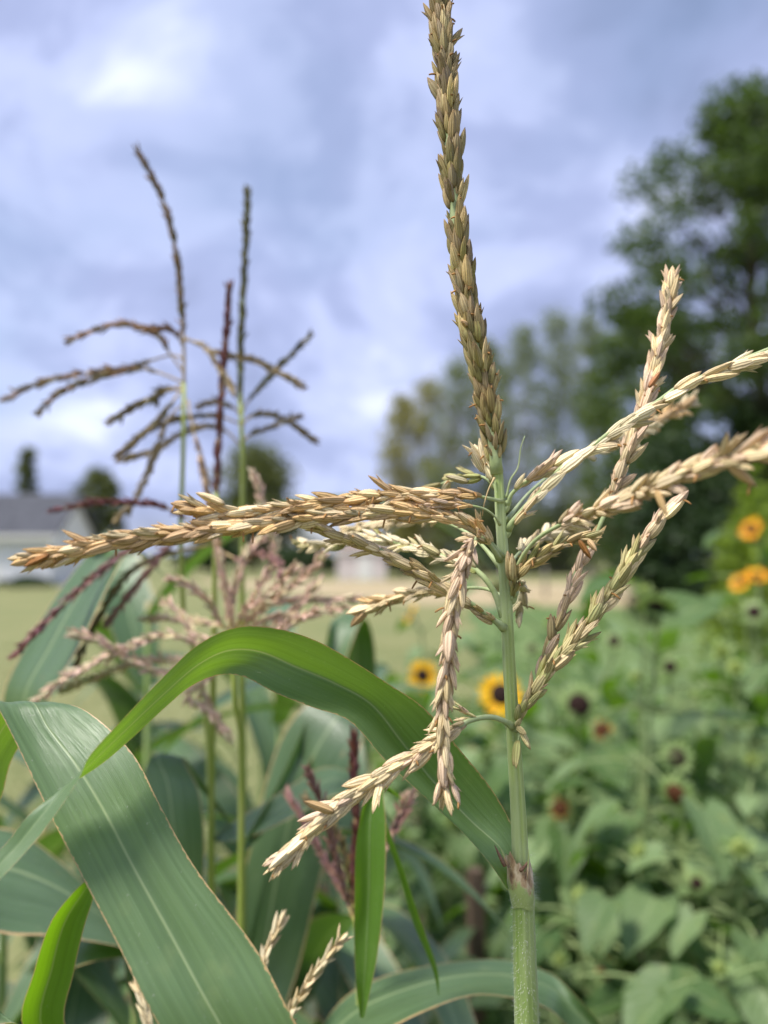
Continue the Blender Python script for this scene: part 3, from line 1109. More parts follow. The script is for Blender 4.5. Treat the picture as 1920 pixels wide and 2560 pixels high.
# upper (flag) leaf: rises left of the stalk, arches, twists and hangs to the left edge
fl = [((1318, 2192, .3075), (1290, 2206, .306), (1268, 2226, .2935)),
      ((1290, 2085, .310), (1256, 2125, .3065), (1226, 2165, .291)),
      ((1236, 1982, .309), (1178, 2052, .312), (1168, 2095, .289)),
      ((1150, 1876, .307), (1085, 1955, .314), (1078, 2006, .287)),
      ((1062, 1772, .304), (1006, 1856, .314), (969, 1905, .286)),
      ((977, 1713, .300), (930, 1762, .311), (876, 1804, .287)),
      ((890, 1657, .296), (836, 1708, .307), (780, 1768, .289)),
      ((790, 1602, .290), (740, 1668, .303), (690, 1732, .293)),
      ((690, 1571, .284), (650, 1630, .298), (610, 1691, .297)),
      ((590, 1568, .282), (570, 1627, .292), (545, 1688, .296)),
      ((495, 1612, .276), (495, 1662, .285), (478, 1716, .290)),
      ((405, 1697, .271), (417, 1728, .277), (415, 1767, .282)),
      ((305, 1803, .2625), (320, 1819, .2695), (334, 1840, .277)),
      ((226, 1890, .2585), (236, 1900, .2655), (248, 1912, .2725)),
      ((196, 1952, .256), (166, 1966, .263), (140, 1980, .268)),
      ((120, 2062, .254), (97, 2048, .259), (72, 2036, .260)),
      ((62, 2132, .251), (42, 2116, .256), (20, 2102, .257)),
      ((2, 2196, .248), (-14, 2178, .252), (-30, 2162, .253)),
      ((-90, 2290, .247), (-92, 2286, .248), (-95, 2280, .247))]
leaf(corn, fl, M_LEAF, 110, 20, wave=0.014, seed=3, crease=0.6, label='arching upper leaf with bright translucent crest')

# second leaf: broad blade sweeping up across the lower left
bl = [((1300, 3720, .302), (1328, 3730, .306), (1350, 3700, .302)),
      ((900, 3260, .272), (1000, 3210, .276), (1130, 3150, .270)),
      ((575, 2850, .250), (725, 2850, .254), (930, 2850, .250)),
      ((392, 2560, .246), (548, 2560, .252), (742, 2560, .252)),
      ((298, 2370, .254), (440, 2362, .259), (640, 2372, .260)),
      ((205, 2190, .263), (332, 2165, .268), (490, 2172, .269)),
      ((130, 2045, .271), (262, 2030, .277), (405, 2022, .277)),
      ((60, 1900, .280), (190, 1912, .286), (333, 1885, .287)),
      ((2, 1785, .290), (122, 1822, .297), (238, 1790, .299)),
      ((-18, 1752, .302), (82, 1757, .306), (160, 1756, .312)),
      ((-38, 1790, .322), (40, 1775, .327), (118, 1782, .332)),
      ((-78, 1905, .336), (-30, 1885, .341), (34, 1890, .346)),
      ((-130, 2030, .345), (-80, 2010, .35), (0, 2005, .355)),
      ((-180, 2180, .35), (-150, 2170, .352), (-70, 2160, .36))]
leaf(corn, bl, M_LEAF, 90, 16, wave=0.012, seed=9, label='broad blue green leaf with pale midrib and tan margin')

# tassel: central spike
sp = [(1243, 1185, D0), (1228, 1065, D0), (1206, 950, D0), (1181, 830, D0), (1159, 700, D0), (1141, 560, D0), (1129, 400, D0 + .001), (1118, 250, D0 + .003),
      (1106, 100, D0 + .006), (1099, 0, D0 + .008), (1094, -100, D0 + .01), (1090, -230, D0 + .013)]
branch(corn, sp, 0.0027, 0.0020, ('olive', 'mixed', 0.22), 0.02, 1.0, 4.3, 0.0114, 10, None, 1, True, 'central_spike', width=1.02,
       label='upright central spike of overlapping olive brown spikelets')
mm = D0 / F
R0 = 7 * mm
# left branches
branch(corn, [(1258, 1254, .297), (1222, 1246, .294), (1182, 1240, .291), (980, 1240, .286), (800, 1262, .281), (650, 1279, .277), (560, 1283, .275), (465, 1270, .272)],
       3.5 * mm, 5 * mm, ('tan', 'straw', 0.35), 0.09, 1.0, 5.8, 0.0104, 10, None, 2)
branch(corn, [(1256, 1392, .296), (1225, 1355, .292), (1190, 1318, .289), (1106, 1290, .287), (980, 1281, .284), (853, 1289, .281), (700, 1306, .277), (500, 1327, .271), (300, 1352, .266), (170, 1378, .263), (62, 1402, .261)],
       5 * mm, 7 * mm, ('tan', 'straw', 0.35), 0.04, 1.0, 5.4, 0.0106, 10, None, 3, label='long tan branch reaching to the left edge')
branch(corn, [(1250, 1312, .294), (1236, 1290, .291), (1205, 1270, .289), (1150, 1262, .288), (1050, 1262, .286)], 2.5 * mm, 3 * mm, ('tan', 'rose', .3), 0.42, 1.0, 16, 0.0098, 12, None, 4)
branch(corn, [(1260, 1570, .296), (1232, 1548, .293), (1190, 1517, .291), (1106, 1464, .289), (1022, 1412, .287), (958, 1378, .286), (874, 1348, .284), (790, 1312, .281), (745, 1298, .279)],
       6.5 * mm, 4.5 * mm, ('mixed', 'straw', 0.45), 0.06, 1.0, 14.5, 0.0102, 9, (-0.25, -0.5, -0.8), 5, spread=70)
branch(corn, [(1262, 1540, .300), (1230, 1470, .303), (1190, 1425, .307), (1127, 1398, .315), (1064, 1377, .325), (980, 1354, .340), (916, 1348, .352), (832, 1360, .366), (750, 1362, .380)],
       8 * mm, 4 * mm, ('cream', 'pale_green', 0.3), 0.16, 1.0, 12, 0.0098, 12, None, 6)
branch(corn, [(1254, 1420, .300), (1180, 1340, .315), (1090, 1300, .345), (985, 1302, .372), (920, 1315, .39), (850, 1335, .405)], 5 * mm, 4 * mm, 'straw', 0.4, 1.0, 11, 0.0104, 14, None, 7)
branch(corn, [(1266, 1500, .301), (1215, 1472, .315), (1130, 1472, .33), (1040, 1482, .342), (960, 1505, .348), (905, 1524, .352)], 5 * mm, 4 * mm, ('straw', 'tan', .3), 0.32, 1.0, 9, 0.0108, 14, None, 8)
branch(corn, [(1250, 1400, .296), (1222, 1358, .288), (1190, 1345, .282), (1168, 1390, .279), (1148, 1450, .278), (1128, 1560, .277), (1118, 1680, .277), (1106, 1800, .277), (1112, 1900, .277), (1112, 1998, .277)],
       5.5 * mm, 6 * mm, ('rose', 'straw', 0.4), 0.10, 1.0, 7.2, 0.0104, 13, None, 9, label='rosy straw branch hanging straight down')
branch(corn, [(1282, 1816, .296), (1262, 1804, .293), (1231, 1793, .290), (1188, 1797, .287), (1146, 1816, .285), (1062, 1875, .282), (977, 1925, .279), (893, 1984, .277), (809, 2052, .275), (724, 2130, .273), (690, 2158, .272)],
       6.5 * mm, 7 * mm, ('straw', 'rose', 0.3), 0.21, 1.0, 6.2, 0.0108, 11, None, 10, label='pale straw branch drooping to lower left')
branch(corn, [(1256, 1262, .298), (1238, 1215, .300), (1215, 1170, .303), (1196, 1135, .305)], 7 * mm, 4 * mm, ('cream', 'pale_green', .4), 0.3, 1.0, 17, 0.0100, 14, None, 11)
branch(corn, [(1254, 1250, .300), (1215, 1196, .312), (1160, 1190, .322), (1120, 1202, .33), (1080, 1222, .336)], 4 * mm, 3 * mm, ('cream', 'pale_green', .6), 0.3, 1.0, 22, 0.0100, 18, None, 12)
branch(corn, [(1195, 1797, .287), (1180, 1790, .287), (1150, 1770, .287), (1130, 1760, .287)], 1.5 * mm, 1.5 * mm, ('pale_green', 'rose', .5), 0.05, 1.0, 26, 0.0098, 8, None, 13)
# right branches
branch(corn, [(1266, 1262, .298), (1282, 1232, .296), (1318, 1202, .294), (1358, 1180, .293), (1415, 1148, .292)], 5.5 * mm, 3 * mm, ('cream', 'rose', .4), 0.25, 1.0, 15, 0.0100, 16, (0.2, -0.5, -0.5), 14, spread=110)
branch(corn, [(1270, 1325, .298), (1284, 1302, .296), (1312, 1268, .294), (1356, 1222, .292), (1412, 1162, .290), (1484, 1113, .289), (1564, 1051, .289), (1638, 1008, .288), (1700, 965, .288), (1779, 932, .287), (1859, 898, .287), (1960, 858, .286)],
       6 * mm, 5 * mm, ('cream', 'straw', .4), 0.03, 1.0, 17.0, 0.0116, 9, (0.5, 0.0, -0.86), 15, spread=52, label='thin straw branch with green rachis rising to right edge')
branch(corn, [(1280, 1480, .298), (1288, 1432, .294), (1310, 1385, .290), (1345, 1345, .284), (1400, 1312, .276), (1470, 1283, .266), (1545, 1258, .256), (1638, 1216, .244), (1761, 1166, .230), (1860, 1138, .219), (1980, 1110, .208)],
       5 * mm, 4.5 * mm, ('straw', 'rose', .4), 0.31, 1.0, 6.0, 0.0108, 16, None, 16, label='thick out of focus branch nearest the lens at right')
branch(corn, [(1284, 1490, .297), (1288, 1452, .294), (1304, 1428, .292), (1335, 1402, .290), (1370, 1380, .289), (1421, 1354, .287), (1478, 1343, .285)],
       5 * mm, 4 * mm, ('pale_green', 'mixed', .5), 0.05, 1.0, 9.5, 0.0086, 13, None, 17)
branch(corn, [(1286, 1822, .300), (1306, 1780, .301), (1340, 1712, .303), (1364, 1640, .305), (1399, 1544, .307), (1440, 1432, .309), (1490, 1335, .311), (1530, 1240, .313), (1570, 1130, .315), (1602, 1040, .317), (1640, 900, .319), (1666, 790, .321), (1682, 702, .323)],
       6 * mm, 6 * mm, ('straw', 'rose', .4), 0.50, 1.0, 5.8, 0.0108, 10, None, 18, label='upright straw branch behind the right hand branches')
branch(corn, [(1306, 1782, .301), (1342, 1712, .303), (1366, 1640, .305), (1401, 1544, .307), (1442, 1432, .309), (1490, 1337, .311)], 2 * mm, 2 * mm, ('mixed', 'rose', .5), 0.12, 0.98, 22, 0.0118, 10, None, 19)
branch(corn, [(1288, 1826, .296), (1300, 1790, .294), (1335, 1728, .292), (1375, 1672, .291), (1440, 1602, .290), (1500, 1520, .289), (1560, 1430, .288), (1612, 1350, .287), (1650, 1302, .286), (1684, 1268, .286)],
       5.5 * mm, 5 * mm, ('pale_green', 'straw', .2), 0.02, 0.82, 7.6, 0.0112, 11, None, 20, label='pale green branch with rosy tip at right')
branch(corn, [(1560, 1430, .288), (1612, 1350, .287), (1650, 1302, .286), (1690, 1262, .286)], 3.5 * mm, 3 * mm, ('rose', 'straw', .4), 0.25, 1.0, 11, 0.0102, 11, None, 21)
branch(corn, [(1276, 1410, .302), (1300, 1380, .318), (1340, 1350, .335), (1400, 1328, .350), (1470, 1305, .362)], 4 * mm, 3.5 * mm, ('cream', 'straw', .4), 0.2, 1.0, 11, 0.0108, 20, None, 22)
branch(corn, [(1268, 1300, .302), (1330, 1225, .335), (1430, 1150, .37), (1540, 1105, .395), (1640, 1055, .415), (1728, 1005, .43)], 4 * mm, 4 * mm, ('cream', 'tan', .4), 0.5, 1.0, 8, 0.0112, 22, None, 23)
branch(corn, [(1284, 1470, .302), (1300, 1455, .315), (1308, 1480, .325), (1302, 1520, .33), (1290, 1545, .332)], 3 * mm, 3 * mm, 'cream', 0.4, 1.0, 14, 0.0090, 16, None, 24)
branch(corn, [(1280, 1500, .294), (1279, 1450, .292), (1283, 1415, .291)], 2 * mm, 2 * mm, ('mixed', 'olive', .5), 0.1, .9, 30, 0.0098, 8, None, 25)
branch(corn, [(1292, 1815, .294), (1300, 1822, .292), (1296, 1850, .291), (1284, 1884, .291)], 2 * mm, 1.5 * mm, ('pale_green', 'pale_green', .2), 0.05, 1.0, 20, 0.0108, 10, None, 26)
branch(corn, [(1266, 1245, .297), (1276, 1200, .296), (1295, 1168, .296), (1302, 1120, .296), (1312, 1090, .296)], 2.6 * mm, 1.2 * mm, 'rose', 0.9, 1.0, 50, 0.0112, 6, None, 27, mr=M_RACHIS)
branch(corn, [(1236, 1195, .296), (1222, 1222, .293), (1210, 1262, .291), (1206, 1290, .291)], 2 * mm, 1.4 * mm, 'tan', 0.97, 1.0, 80, 0.004, 6, None, 28, mr=M_RACHIS_DRY)

# single husks that stick out: curled brown ones, open pale ones
TINT['rust'] = ((0.42, 0.19, 0.08), 0.0)
rx_ = random.Random(8)
for (x0, y0, x1, y1, d, tone, ti) in ((1448, 1352, 1478, 1398, .281, 'rust', 5), (1470, 1350, 1492, 1378, .282, 'tan', 3), (1622, 968, 1650, 930, .311, 'rust', 1), (835, 2030, 758, 2002, .271, 'tan', 4),
                                       (120, 1388, 62, 1416, .259, 'rust', 5), (1208, 1180, 1176, 1118, .303, 'cream', 3), (1230, 1185, 1206, 1128, .303, 'cream', 0), (1170, 1205, 1112, 1190, .318, 'cream', 3),
                                       (1168, 1398, 1182, 1345, .277, 'rose', 0), (1130, 1960, 1150, 2012, .276, 'rose', 5),
                                       (1100, 1955, 1085, 2012, .276, 'rose', 5), (730, 2120, 672, 2172, .270, 'cream', 3), (560, 1260, 490, 1232, .272, 'straw', 5), 
                                       (1640, 1225, 1668, 1290, .240, 'tan', 4),
                                       (1820, 1160, 1890, 1215, .222, 'tan', 1), (1168, 815, 1152, 800, .294, 'tan', 5)):
    a_, b_ = P(x0, y0, d), P(x1, y1, d - 0.001)
    zv = b_ - a_
    l_ = zv.length
    brs = min(SPK, key=lambda q_: (q_[2].translation - a_).length)[1]
    SPK.append((9.0, brs, basis(a_, zv, EYE - a_, max(l_, .008), max(l_, .008), l_), ti, tint_of(tone, rx_)))
# the 300 spikelets that show largest are parts; the rest are one part
SPK.sort(key=lambda s: -s[0])
rest = MB()
for k, (score, br, mt, ti, tint) in enumerate(SPK):
    if k < 300:
        place(TPL_ME[ti], 'spikelet', br, mt, tint)
    else:
        rest.add(TPL[ti], mt, tint)
ro = rest.build('spikelets', M_SPK, corn, kind='stuff')
ro.color = (0, 0, 0, 0)
print('spikelets in focus', len(SPK))

# dry anthers still hanging from the spikelets
q = MB()
ra = random.Random(44)
for (score, br, mt, ti, tint) in ra.sample(SPK[:700], 150):
    p = mt @ Vector((0.05, 0, 0.8))
    d = (mt.to_3x3() @ Vector((0.6, ra.uniform(-1, 1), 0.35))).normalized() + Vector((0, 0, -0.5 * ra.random()))
    l = ra.uniform(0.0015, 0.0042)
    tp, _ = spline([p, p + d * l * .5, p + d * l + Vector((0, 0, -l * .2))], 3)
    q.tube(tp, [0.00022, 0.0004, 0.0004, 0.0003], 5, t=(0.50, 0.27, 0.10, 0.0))
ao = q.build('anthers', M_SPK, corn, kind='stuff')
ao.color = (0, 0, 0, 0)


# ------------------------------------------------------------------ corn plants behind
def stalk(plant, pts, w0, w1, d, mt=None):
    n = 30
    cp, L = spline(pts, n)
    m = MB()
    m.tube(cp, [(w0 + (w1 - w0) * i / n) / 2 for i in range(n + 1)], 9)
    return m.build('stalk', mt or M_STALK, plant)


def back_corn(label, dp, top, low, foot_dx=0.0, w0=0.004, w1=0.012):
    """plant with its stalk from the pixel list top (down to the ground)"""
    last = V(low)
    ft = Vector((last.x + foot_dx, last.y + 0.02, 0))
    pl = thing('corn_plant', label, 'corn plant', ft, 'corn plants in the patch')
    stalk(pl, [V(p) for p in top] + [last, ft.lerp(last, 0.4), ft], w0 * 1.15, w1 * 1.35, dp, M_STALK_Y)
    return pl


def bb(plant, pts, d0, d1, tone, seed, s0=0.1, step=7.5, ln=0.0085, r0=0.0009, r1=0.0006, splay=13, width=0.72, mr=None, name='tassel_branch'):
    n = len(pts)
    p3 = [(x, y, d0 + (d1 - d0) * i / (n - 1)) for i, (x, y) in enumerate(pts)]
    return branch(plant, p3, r0, r1, tone, s0, 1.0, step, ln, splay, None, seed, False, name, mr or M_RACHIS_DRY, width)


DA = 0.56
A = back_corn('corn plant behind at left with tall dry bent spike and drooping branches', DA, [(460, 955, DA), (459, 1080, DA), (456, 1250, DA), (455, 1500, DA + .01)], (530, 2100, DA + .03), 0.0, 0.0028, 0.009)
bb(A, [(460, 965), (460, 880), (455, 780), (447, 680), (430, 580), (395, 470), (340, 370)], DA, DA - .02, ('dark', 'brown', .4), 101, 0.22, 6.0, 0.0080, 0.0014, 0.0008, 9, name='central_spike')
for k, (pts, tone) in enumerate([
        ([(458, 900), (425, 888), (321, 918), (213, 933), (99, 958), (2, 1002)], ('dark', 'brown', .5)),
        ([(458, 930), (425, 884), (395, 839), (316, 812), (247, 822), (168, 852)], ('dark', 'brown', .5)),
        ([(460, 958), (395, 931), (341, 923), (230, 948), (150, 982), (94, 1037)], ('dark', 'brown', .4)),
        ([(458, 962), (371, 997), (267, 1057)], 'dark'), ([(458, 968), (410, 1032), (356, 1086), (292, 1141)], 'dark'),
        ([(459, 842), (509, 869), (554, 884), (643, 904), (761, 968)], ('buff', 'dark', .5)),
        ([(459, 868), (440, 835), (410, 822), (370, 826)], 'brown'), ([(462, 850), (505, 862), (549, 918), (588, 983)], 'buff'),
        ([(452, 975), (400, 975), (392, 1010)], 'dark'), ([(460, 1010), (420, 1050), (371, 1180), (330, 1260), (290, 1300)], 'buff'),
        ([(470, 1000), (480, 1060), (505, 1160), (530, 1300), (555, 1430), (578, 1560)], ('brown', 'rose', .5))]):
    bb(A, pts, DA, DA + RND.uniform(-.05, .03), tone, 110 + k, 0.18, 6.5 if k < 10 else 4.5, 0.0082, splay=15 if k < 10 else 12)

DB = 0.58
B = back_corn('corn plant behind with dark green upright spike, tallest beside the purple one', DB, [(601, 983, DB), (601, 1081, DB), (607, 1156, DB), (606, 1350, DB), (605, 1700, DB)], (608, 2200, DB + .03), 0.0, 0.003, 0.0105)
bb(B, [(601, 1030), (601, 884), (608, 735), (615, 587), (618, 471)], DB, DB, 'darkgreen', 131, 0.03, 4.5, 0.0078, 0.0016, 0.001, 7, name='central_spike', mr=M_RACHIS)
for k, (pts, tone) in enumerate([
        ([(604, 1040), (622, 1000), (692, 923), (766, 849), (772, 835)], 'darkgreen'), ([(604, 1075), (613, 1052), (653, 1035), (717, 1052), (791, 1106)], 'dark'),
        ([(605, 1105), (628, 1086), (682, 1064), (751, 1040)], 'dark'), ([(602, 1115), (564, 1077), (519, 1067), (460, 1082), (395, 1121), (302, 1151)], ('buff', 'dark', .3)),
        ([(600, 1040), (588, 1022), (544, 1007), (494, 1017)], 'dark'), ([(600, 1060), (540, 1040), (445, 1047), (371, 1077), (305, 1130)], 'dark')]):
    bb(B, pts, DB, DB + RND.uniform(-.04, .03), tone, 140 + k, 0.15, 6.0, 0.008)

DC = 0.54
C = back_corn('corn plant behind with slim dark purple spike and wine red branches', DC, [(541, 1230, DC), (538, 1330, DC), (536, 1500, DC), (532, 1800, DC)], (528, 2120, DC + .02), 0.0, 0.003, 0.0125)
bb(C, [(541, 1250), (544, 1156), (549, 1057), (556, 933), (566, 834), (573, 711)], DC, DC, 'purple', 161, 0.02, 4.8, 0.0078, 0.0014, 0.0009, 8, name='central_spike')
for k, (pts, tone) in enumerate([
        ([(538, 1330), (443, 1283), (392, 1262), (253, 1255), (127, 1277)], 'purple'), ([(537, 1345), (440, 1345), (338, 1369), (236, 1441), (127, 1542), (30, 1642)], ('mauve', 'purple', .4)),
        ([(537, 1350), (443, 1352), (388, 1407), (329, 1479), (262, 1563)], 'mauve'), ([(537, 1360), (400, 1390), (312, 1445), (236, 1563), (186, 1669)], 'dark'),
        ([(540, 1370), (600, 1400), (640, 1385), (690, 1400), (700, 1440)], 'mauve')]):
    bb(C, pts, DC, DC - RND.uniform(.02, .07), tone, 170 + k, 0.2, 7.0, 0.008)

DD = 0.50
Dp = back_corn('corn plant behind with spreading pinkish tassel just above the arching leaf', DD, [(579, 1570, DD), (583, 1640, DD), (590, 1800, DD)], (604, 2080, DD + .02), 0.0, 0.0035, 0.0095)
pk = ('pink', 'cream', .35)
bb(Dp, [(580, 1600), (575, 1540), (556, 1430), (545, 1380)], DD, DD, pk, 180, 0.0, 5, 0.008, name='central_spike')
for k, pts in enumerate([
        [(582, 1620), (498, 1609), (434, 1589), (370, 1598), (272, 1638), (174, 1690), (81, 1757)], [(582, 1640), (463, 1650), (376, 1650), (289, 1673), (150, 1730)],
        [(560, 1650), (420, 1680), (359, 1661), (301, 1632), (249, 1603), (174, 1580)], [(580, 1575), (521, 1557), (434, 1548), (359, 1548)],
        [(582, 1610), (498, 1592), (451, 1534), (405, 1499)], [(580, 1575), (556, 1563), (521, 1505), (475, 1465), (422, 1441)],
        [(580, 1650), (475, 1731), (509, 1766), (556, 1812), (578, 1850)], [(580, 1560), (579, 1505), (602, 1424), (625, 1372), (666, 1343)],
        [(583, 1580), (613, 1528), (683, 1476), (741, 1412)], [(584, 1590), (640, 1530), (712, 1476), (775, 1430), (810, 1384)],
        [(584, 1595), (660, 1520), (752, 1499), (839, 1499), (903, 1494)], [(584, 1605), (660, 1550), (752, 1540), (868, 1515)],
        [(583, 1585), (640, 1480), (683, 1400), (683, 1350), (640, 1200), (625, 1180)], [(584, 1600), (690, 1560), (760, 1500), (800, 1450)],
        [(582, 1600), (540, 1640), (500, 1700), (530, 1780), (560, 1840)], [(584, 1612), (650, 1600), (720, 1560), (790, 1530)]]):
    bb(Dp, pts, DD, DD + RND.uniform(-.05, .06), pk, 190 + k, 0.15, 7.0, 0.0085, splay=16, width=0.8)

DE = 0.47
E = back_corn('short corn plant with dark purple tassel below the arching leaf', DE, [(890, 2260, DE), (893, 2400, DE)], (900, 2560, DE), 0.0, 0.0035, 0.009)
bb(E, [(891, 2300), (890, 2080), (885, 1950), (884, 1825)], DE, DE, 'purple', 210, 0.0, 4.0, 0.0082, 0.0016, 0.001, 10, name='central_spike')
for k, (pts, tone) in enumerate([([(888, 2290), (860, 2220), (810, 2030), (768, 1925)], 'mauve'), ([(888, 2310), (860, 2235), (800, 2130), (735, 2010), (722, 1990)], 'mauve'),
                                 ([(892, 2270), (930, 2170), (985, 2080), (1045, 1965)], ('pink', 'mauve', .5)), ([(892, 2290), (950, 2150), (990, 2060), (1010, 1990)], ('pink', 'mauve', .5)),
                                 ([(889, 2300), (850, 2100), (760, 1990)], 'dark')]):
    bb(E, pts, DE, DE + RND.uniform(-.03, .04), tone, 220 + k, 0.1, 7, 0.0082)

DF = 0.36
Fp = back_corn('low corn plant with pale straw tassel tips at the bottom edge', DF, [(690, 2640, DF), (692, 2760, DF)], (700, 3000, DF), 0.0, 0.004, 0.009)
for k, pts in enumerate([[(690, 2680), (700, 2590), (745, 2500), (805, 2410), (862, 2335)], [(690, 2680), (640, 2560), (655, 2420), (680, 2350), (708, 2295)], [(688, 2690), (420, 2680), (372, 2560), (345, 2450)]]):
    bb(Fp, pts, DF, DF + .02 * k, ('cream', 'straw', .4), 240 + k, 0.15, 9, 0.0092, splay=12)

# shaped leaves of these plants that the photograph shows one by one (edge, midrib, edge)
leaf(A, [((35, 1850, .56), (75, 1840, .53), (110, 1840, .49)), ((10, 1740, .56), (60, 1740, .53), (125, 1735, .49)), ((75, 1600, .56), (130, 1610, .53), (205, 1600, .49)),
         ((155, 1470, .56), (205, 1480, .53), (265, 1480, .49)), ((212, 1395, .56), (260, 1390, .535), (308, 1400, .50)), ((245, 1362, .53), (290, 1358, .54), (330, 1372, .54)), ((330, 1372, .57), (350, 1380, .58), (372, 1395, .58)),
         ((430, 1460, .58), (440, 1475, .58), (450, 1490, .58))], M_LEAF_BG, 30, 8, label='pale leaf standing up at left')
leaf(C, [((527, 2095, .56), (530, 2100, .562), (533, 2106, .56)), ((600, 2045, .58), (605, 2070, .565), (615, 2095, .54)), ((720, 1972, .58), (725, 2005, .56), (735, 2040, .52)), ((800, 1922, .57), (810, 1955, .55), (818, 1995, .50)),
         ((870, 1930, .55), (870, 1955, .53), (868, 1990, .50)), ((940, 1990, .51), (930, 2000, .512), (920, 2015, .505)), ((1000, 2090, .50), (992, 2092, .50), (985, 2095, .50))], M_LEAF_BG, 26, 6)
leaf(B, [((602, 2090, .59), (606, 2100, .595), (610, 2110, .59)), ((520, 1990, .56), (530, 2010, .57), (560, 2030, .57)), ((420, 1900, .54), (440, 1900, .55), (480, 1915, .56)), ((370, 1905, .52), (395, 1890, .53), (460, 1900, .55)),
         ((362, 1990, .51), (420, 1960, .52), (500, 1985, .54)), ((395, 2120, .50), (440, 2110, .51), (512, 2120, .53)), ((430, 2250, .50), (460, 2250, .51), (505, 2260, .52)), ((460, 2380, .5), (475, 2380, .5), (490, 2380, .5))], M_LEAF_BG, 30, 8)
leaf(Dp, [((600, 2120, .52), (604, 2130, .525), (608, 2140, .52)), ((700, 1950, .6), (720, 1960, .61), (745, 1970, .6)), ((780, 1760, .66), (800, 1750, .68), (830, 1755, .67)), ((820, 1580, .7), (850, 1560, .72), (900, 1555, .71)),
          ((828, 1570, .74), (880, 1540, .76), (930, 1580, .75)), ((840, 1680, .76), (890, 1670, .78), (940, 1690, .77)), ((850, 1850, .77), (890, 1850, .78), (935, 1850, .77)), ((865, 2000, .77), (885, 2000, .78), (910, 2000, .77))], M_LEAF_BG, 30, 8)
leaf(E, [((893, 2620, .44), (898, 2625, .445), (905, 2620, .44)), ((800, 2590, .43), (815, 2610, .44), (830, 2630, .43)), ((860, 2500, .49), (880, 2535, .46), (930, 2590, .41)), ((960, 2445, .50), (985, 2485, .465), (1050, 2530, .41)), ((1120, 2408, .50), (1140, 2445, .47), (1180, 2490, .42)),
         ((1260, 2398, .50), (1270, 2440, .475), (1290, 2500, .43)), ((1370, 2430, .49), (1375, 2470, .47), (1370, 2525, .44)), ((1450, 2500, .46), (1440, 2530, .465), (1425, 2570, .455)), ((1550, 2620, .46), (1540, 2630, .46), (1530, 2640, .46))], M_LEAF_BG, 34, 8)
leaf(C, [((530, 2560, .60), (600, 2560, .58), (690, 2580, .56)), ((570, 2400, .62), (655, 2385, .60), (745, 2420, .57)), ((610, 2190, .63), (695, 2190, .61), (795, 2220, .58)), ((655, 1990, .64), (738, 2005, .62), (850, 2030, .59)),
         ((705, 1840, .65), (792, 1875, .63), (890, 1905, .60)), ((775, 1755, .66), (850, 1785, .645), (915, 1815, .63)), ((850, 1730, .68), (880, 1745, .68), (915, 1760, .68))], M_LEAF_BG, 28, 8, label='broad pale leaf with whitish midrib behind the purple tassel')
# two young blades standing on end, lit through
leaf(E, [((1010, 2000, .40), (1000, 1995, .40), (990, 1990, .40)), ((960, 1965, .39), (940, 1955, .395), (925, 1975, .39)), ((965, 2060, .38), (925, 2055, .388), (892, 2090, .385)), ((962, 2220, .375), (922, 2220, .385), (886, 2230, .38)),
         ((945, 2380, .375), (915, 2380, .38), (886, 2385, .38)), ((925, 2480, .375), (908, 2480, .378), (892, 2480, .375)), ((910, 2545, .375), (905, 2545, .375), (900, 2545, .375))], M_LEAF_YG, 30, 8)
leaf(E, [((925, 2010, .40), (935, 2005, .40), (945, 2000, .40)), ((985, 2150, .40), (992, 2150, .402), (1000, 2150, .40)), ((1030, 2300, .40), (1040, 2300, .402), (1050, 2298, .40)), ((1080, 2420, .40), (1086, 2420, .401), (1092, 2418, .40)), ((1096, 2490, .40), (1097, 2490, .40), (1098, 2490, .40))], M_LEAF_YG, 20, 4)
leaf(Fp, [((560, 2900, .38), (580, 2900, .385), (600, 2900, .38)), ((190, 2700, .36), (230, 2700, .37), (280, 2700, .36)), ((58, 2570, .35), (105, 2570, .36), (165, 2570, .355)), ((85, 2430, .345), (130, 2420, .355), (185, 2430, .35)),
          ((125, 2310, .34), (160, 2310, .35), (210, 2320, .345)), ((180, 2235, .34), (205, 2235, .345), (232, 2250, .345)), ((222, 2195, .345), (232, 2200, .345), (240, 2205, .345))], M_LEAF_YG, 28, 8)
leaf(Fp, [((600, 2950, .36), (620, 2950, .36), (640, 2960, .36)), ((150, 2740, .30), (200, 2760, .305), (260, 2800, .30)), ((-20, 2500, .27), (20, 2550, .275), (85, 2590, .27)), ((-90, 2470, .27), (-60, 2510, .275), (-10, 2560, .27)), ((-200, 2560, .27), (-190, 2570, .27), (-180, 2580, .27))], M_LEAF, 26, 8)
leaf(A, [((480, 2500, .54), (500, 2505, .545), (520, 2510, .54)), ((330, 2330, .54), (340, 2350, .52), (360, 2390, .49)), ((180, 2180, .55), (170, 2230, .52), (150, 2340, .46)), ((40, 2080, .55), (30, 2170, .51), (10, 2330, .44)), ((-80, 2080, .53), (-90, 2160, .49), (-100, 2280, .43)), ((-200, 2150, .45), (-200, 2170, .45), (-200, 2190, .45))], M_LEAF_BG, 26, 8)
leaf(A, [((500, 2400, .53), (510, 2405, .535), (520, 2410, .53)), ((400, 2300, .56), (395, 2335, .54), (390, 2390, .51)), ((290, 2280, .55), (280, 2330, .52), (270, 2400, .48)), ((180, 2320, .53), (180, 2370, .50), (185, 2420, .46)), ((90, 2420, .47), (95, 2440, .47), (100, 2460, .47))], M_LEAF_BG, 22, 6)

# free-growing leaves and further plants of the patch
rl = random.Random(3)


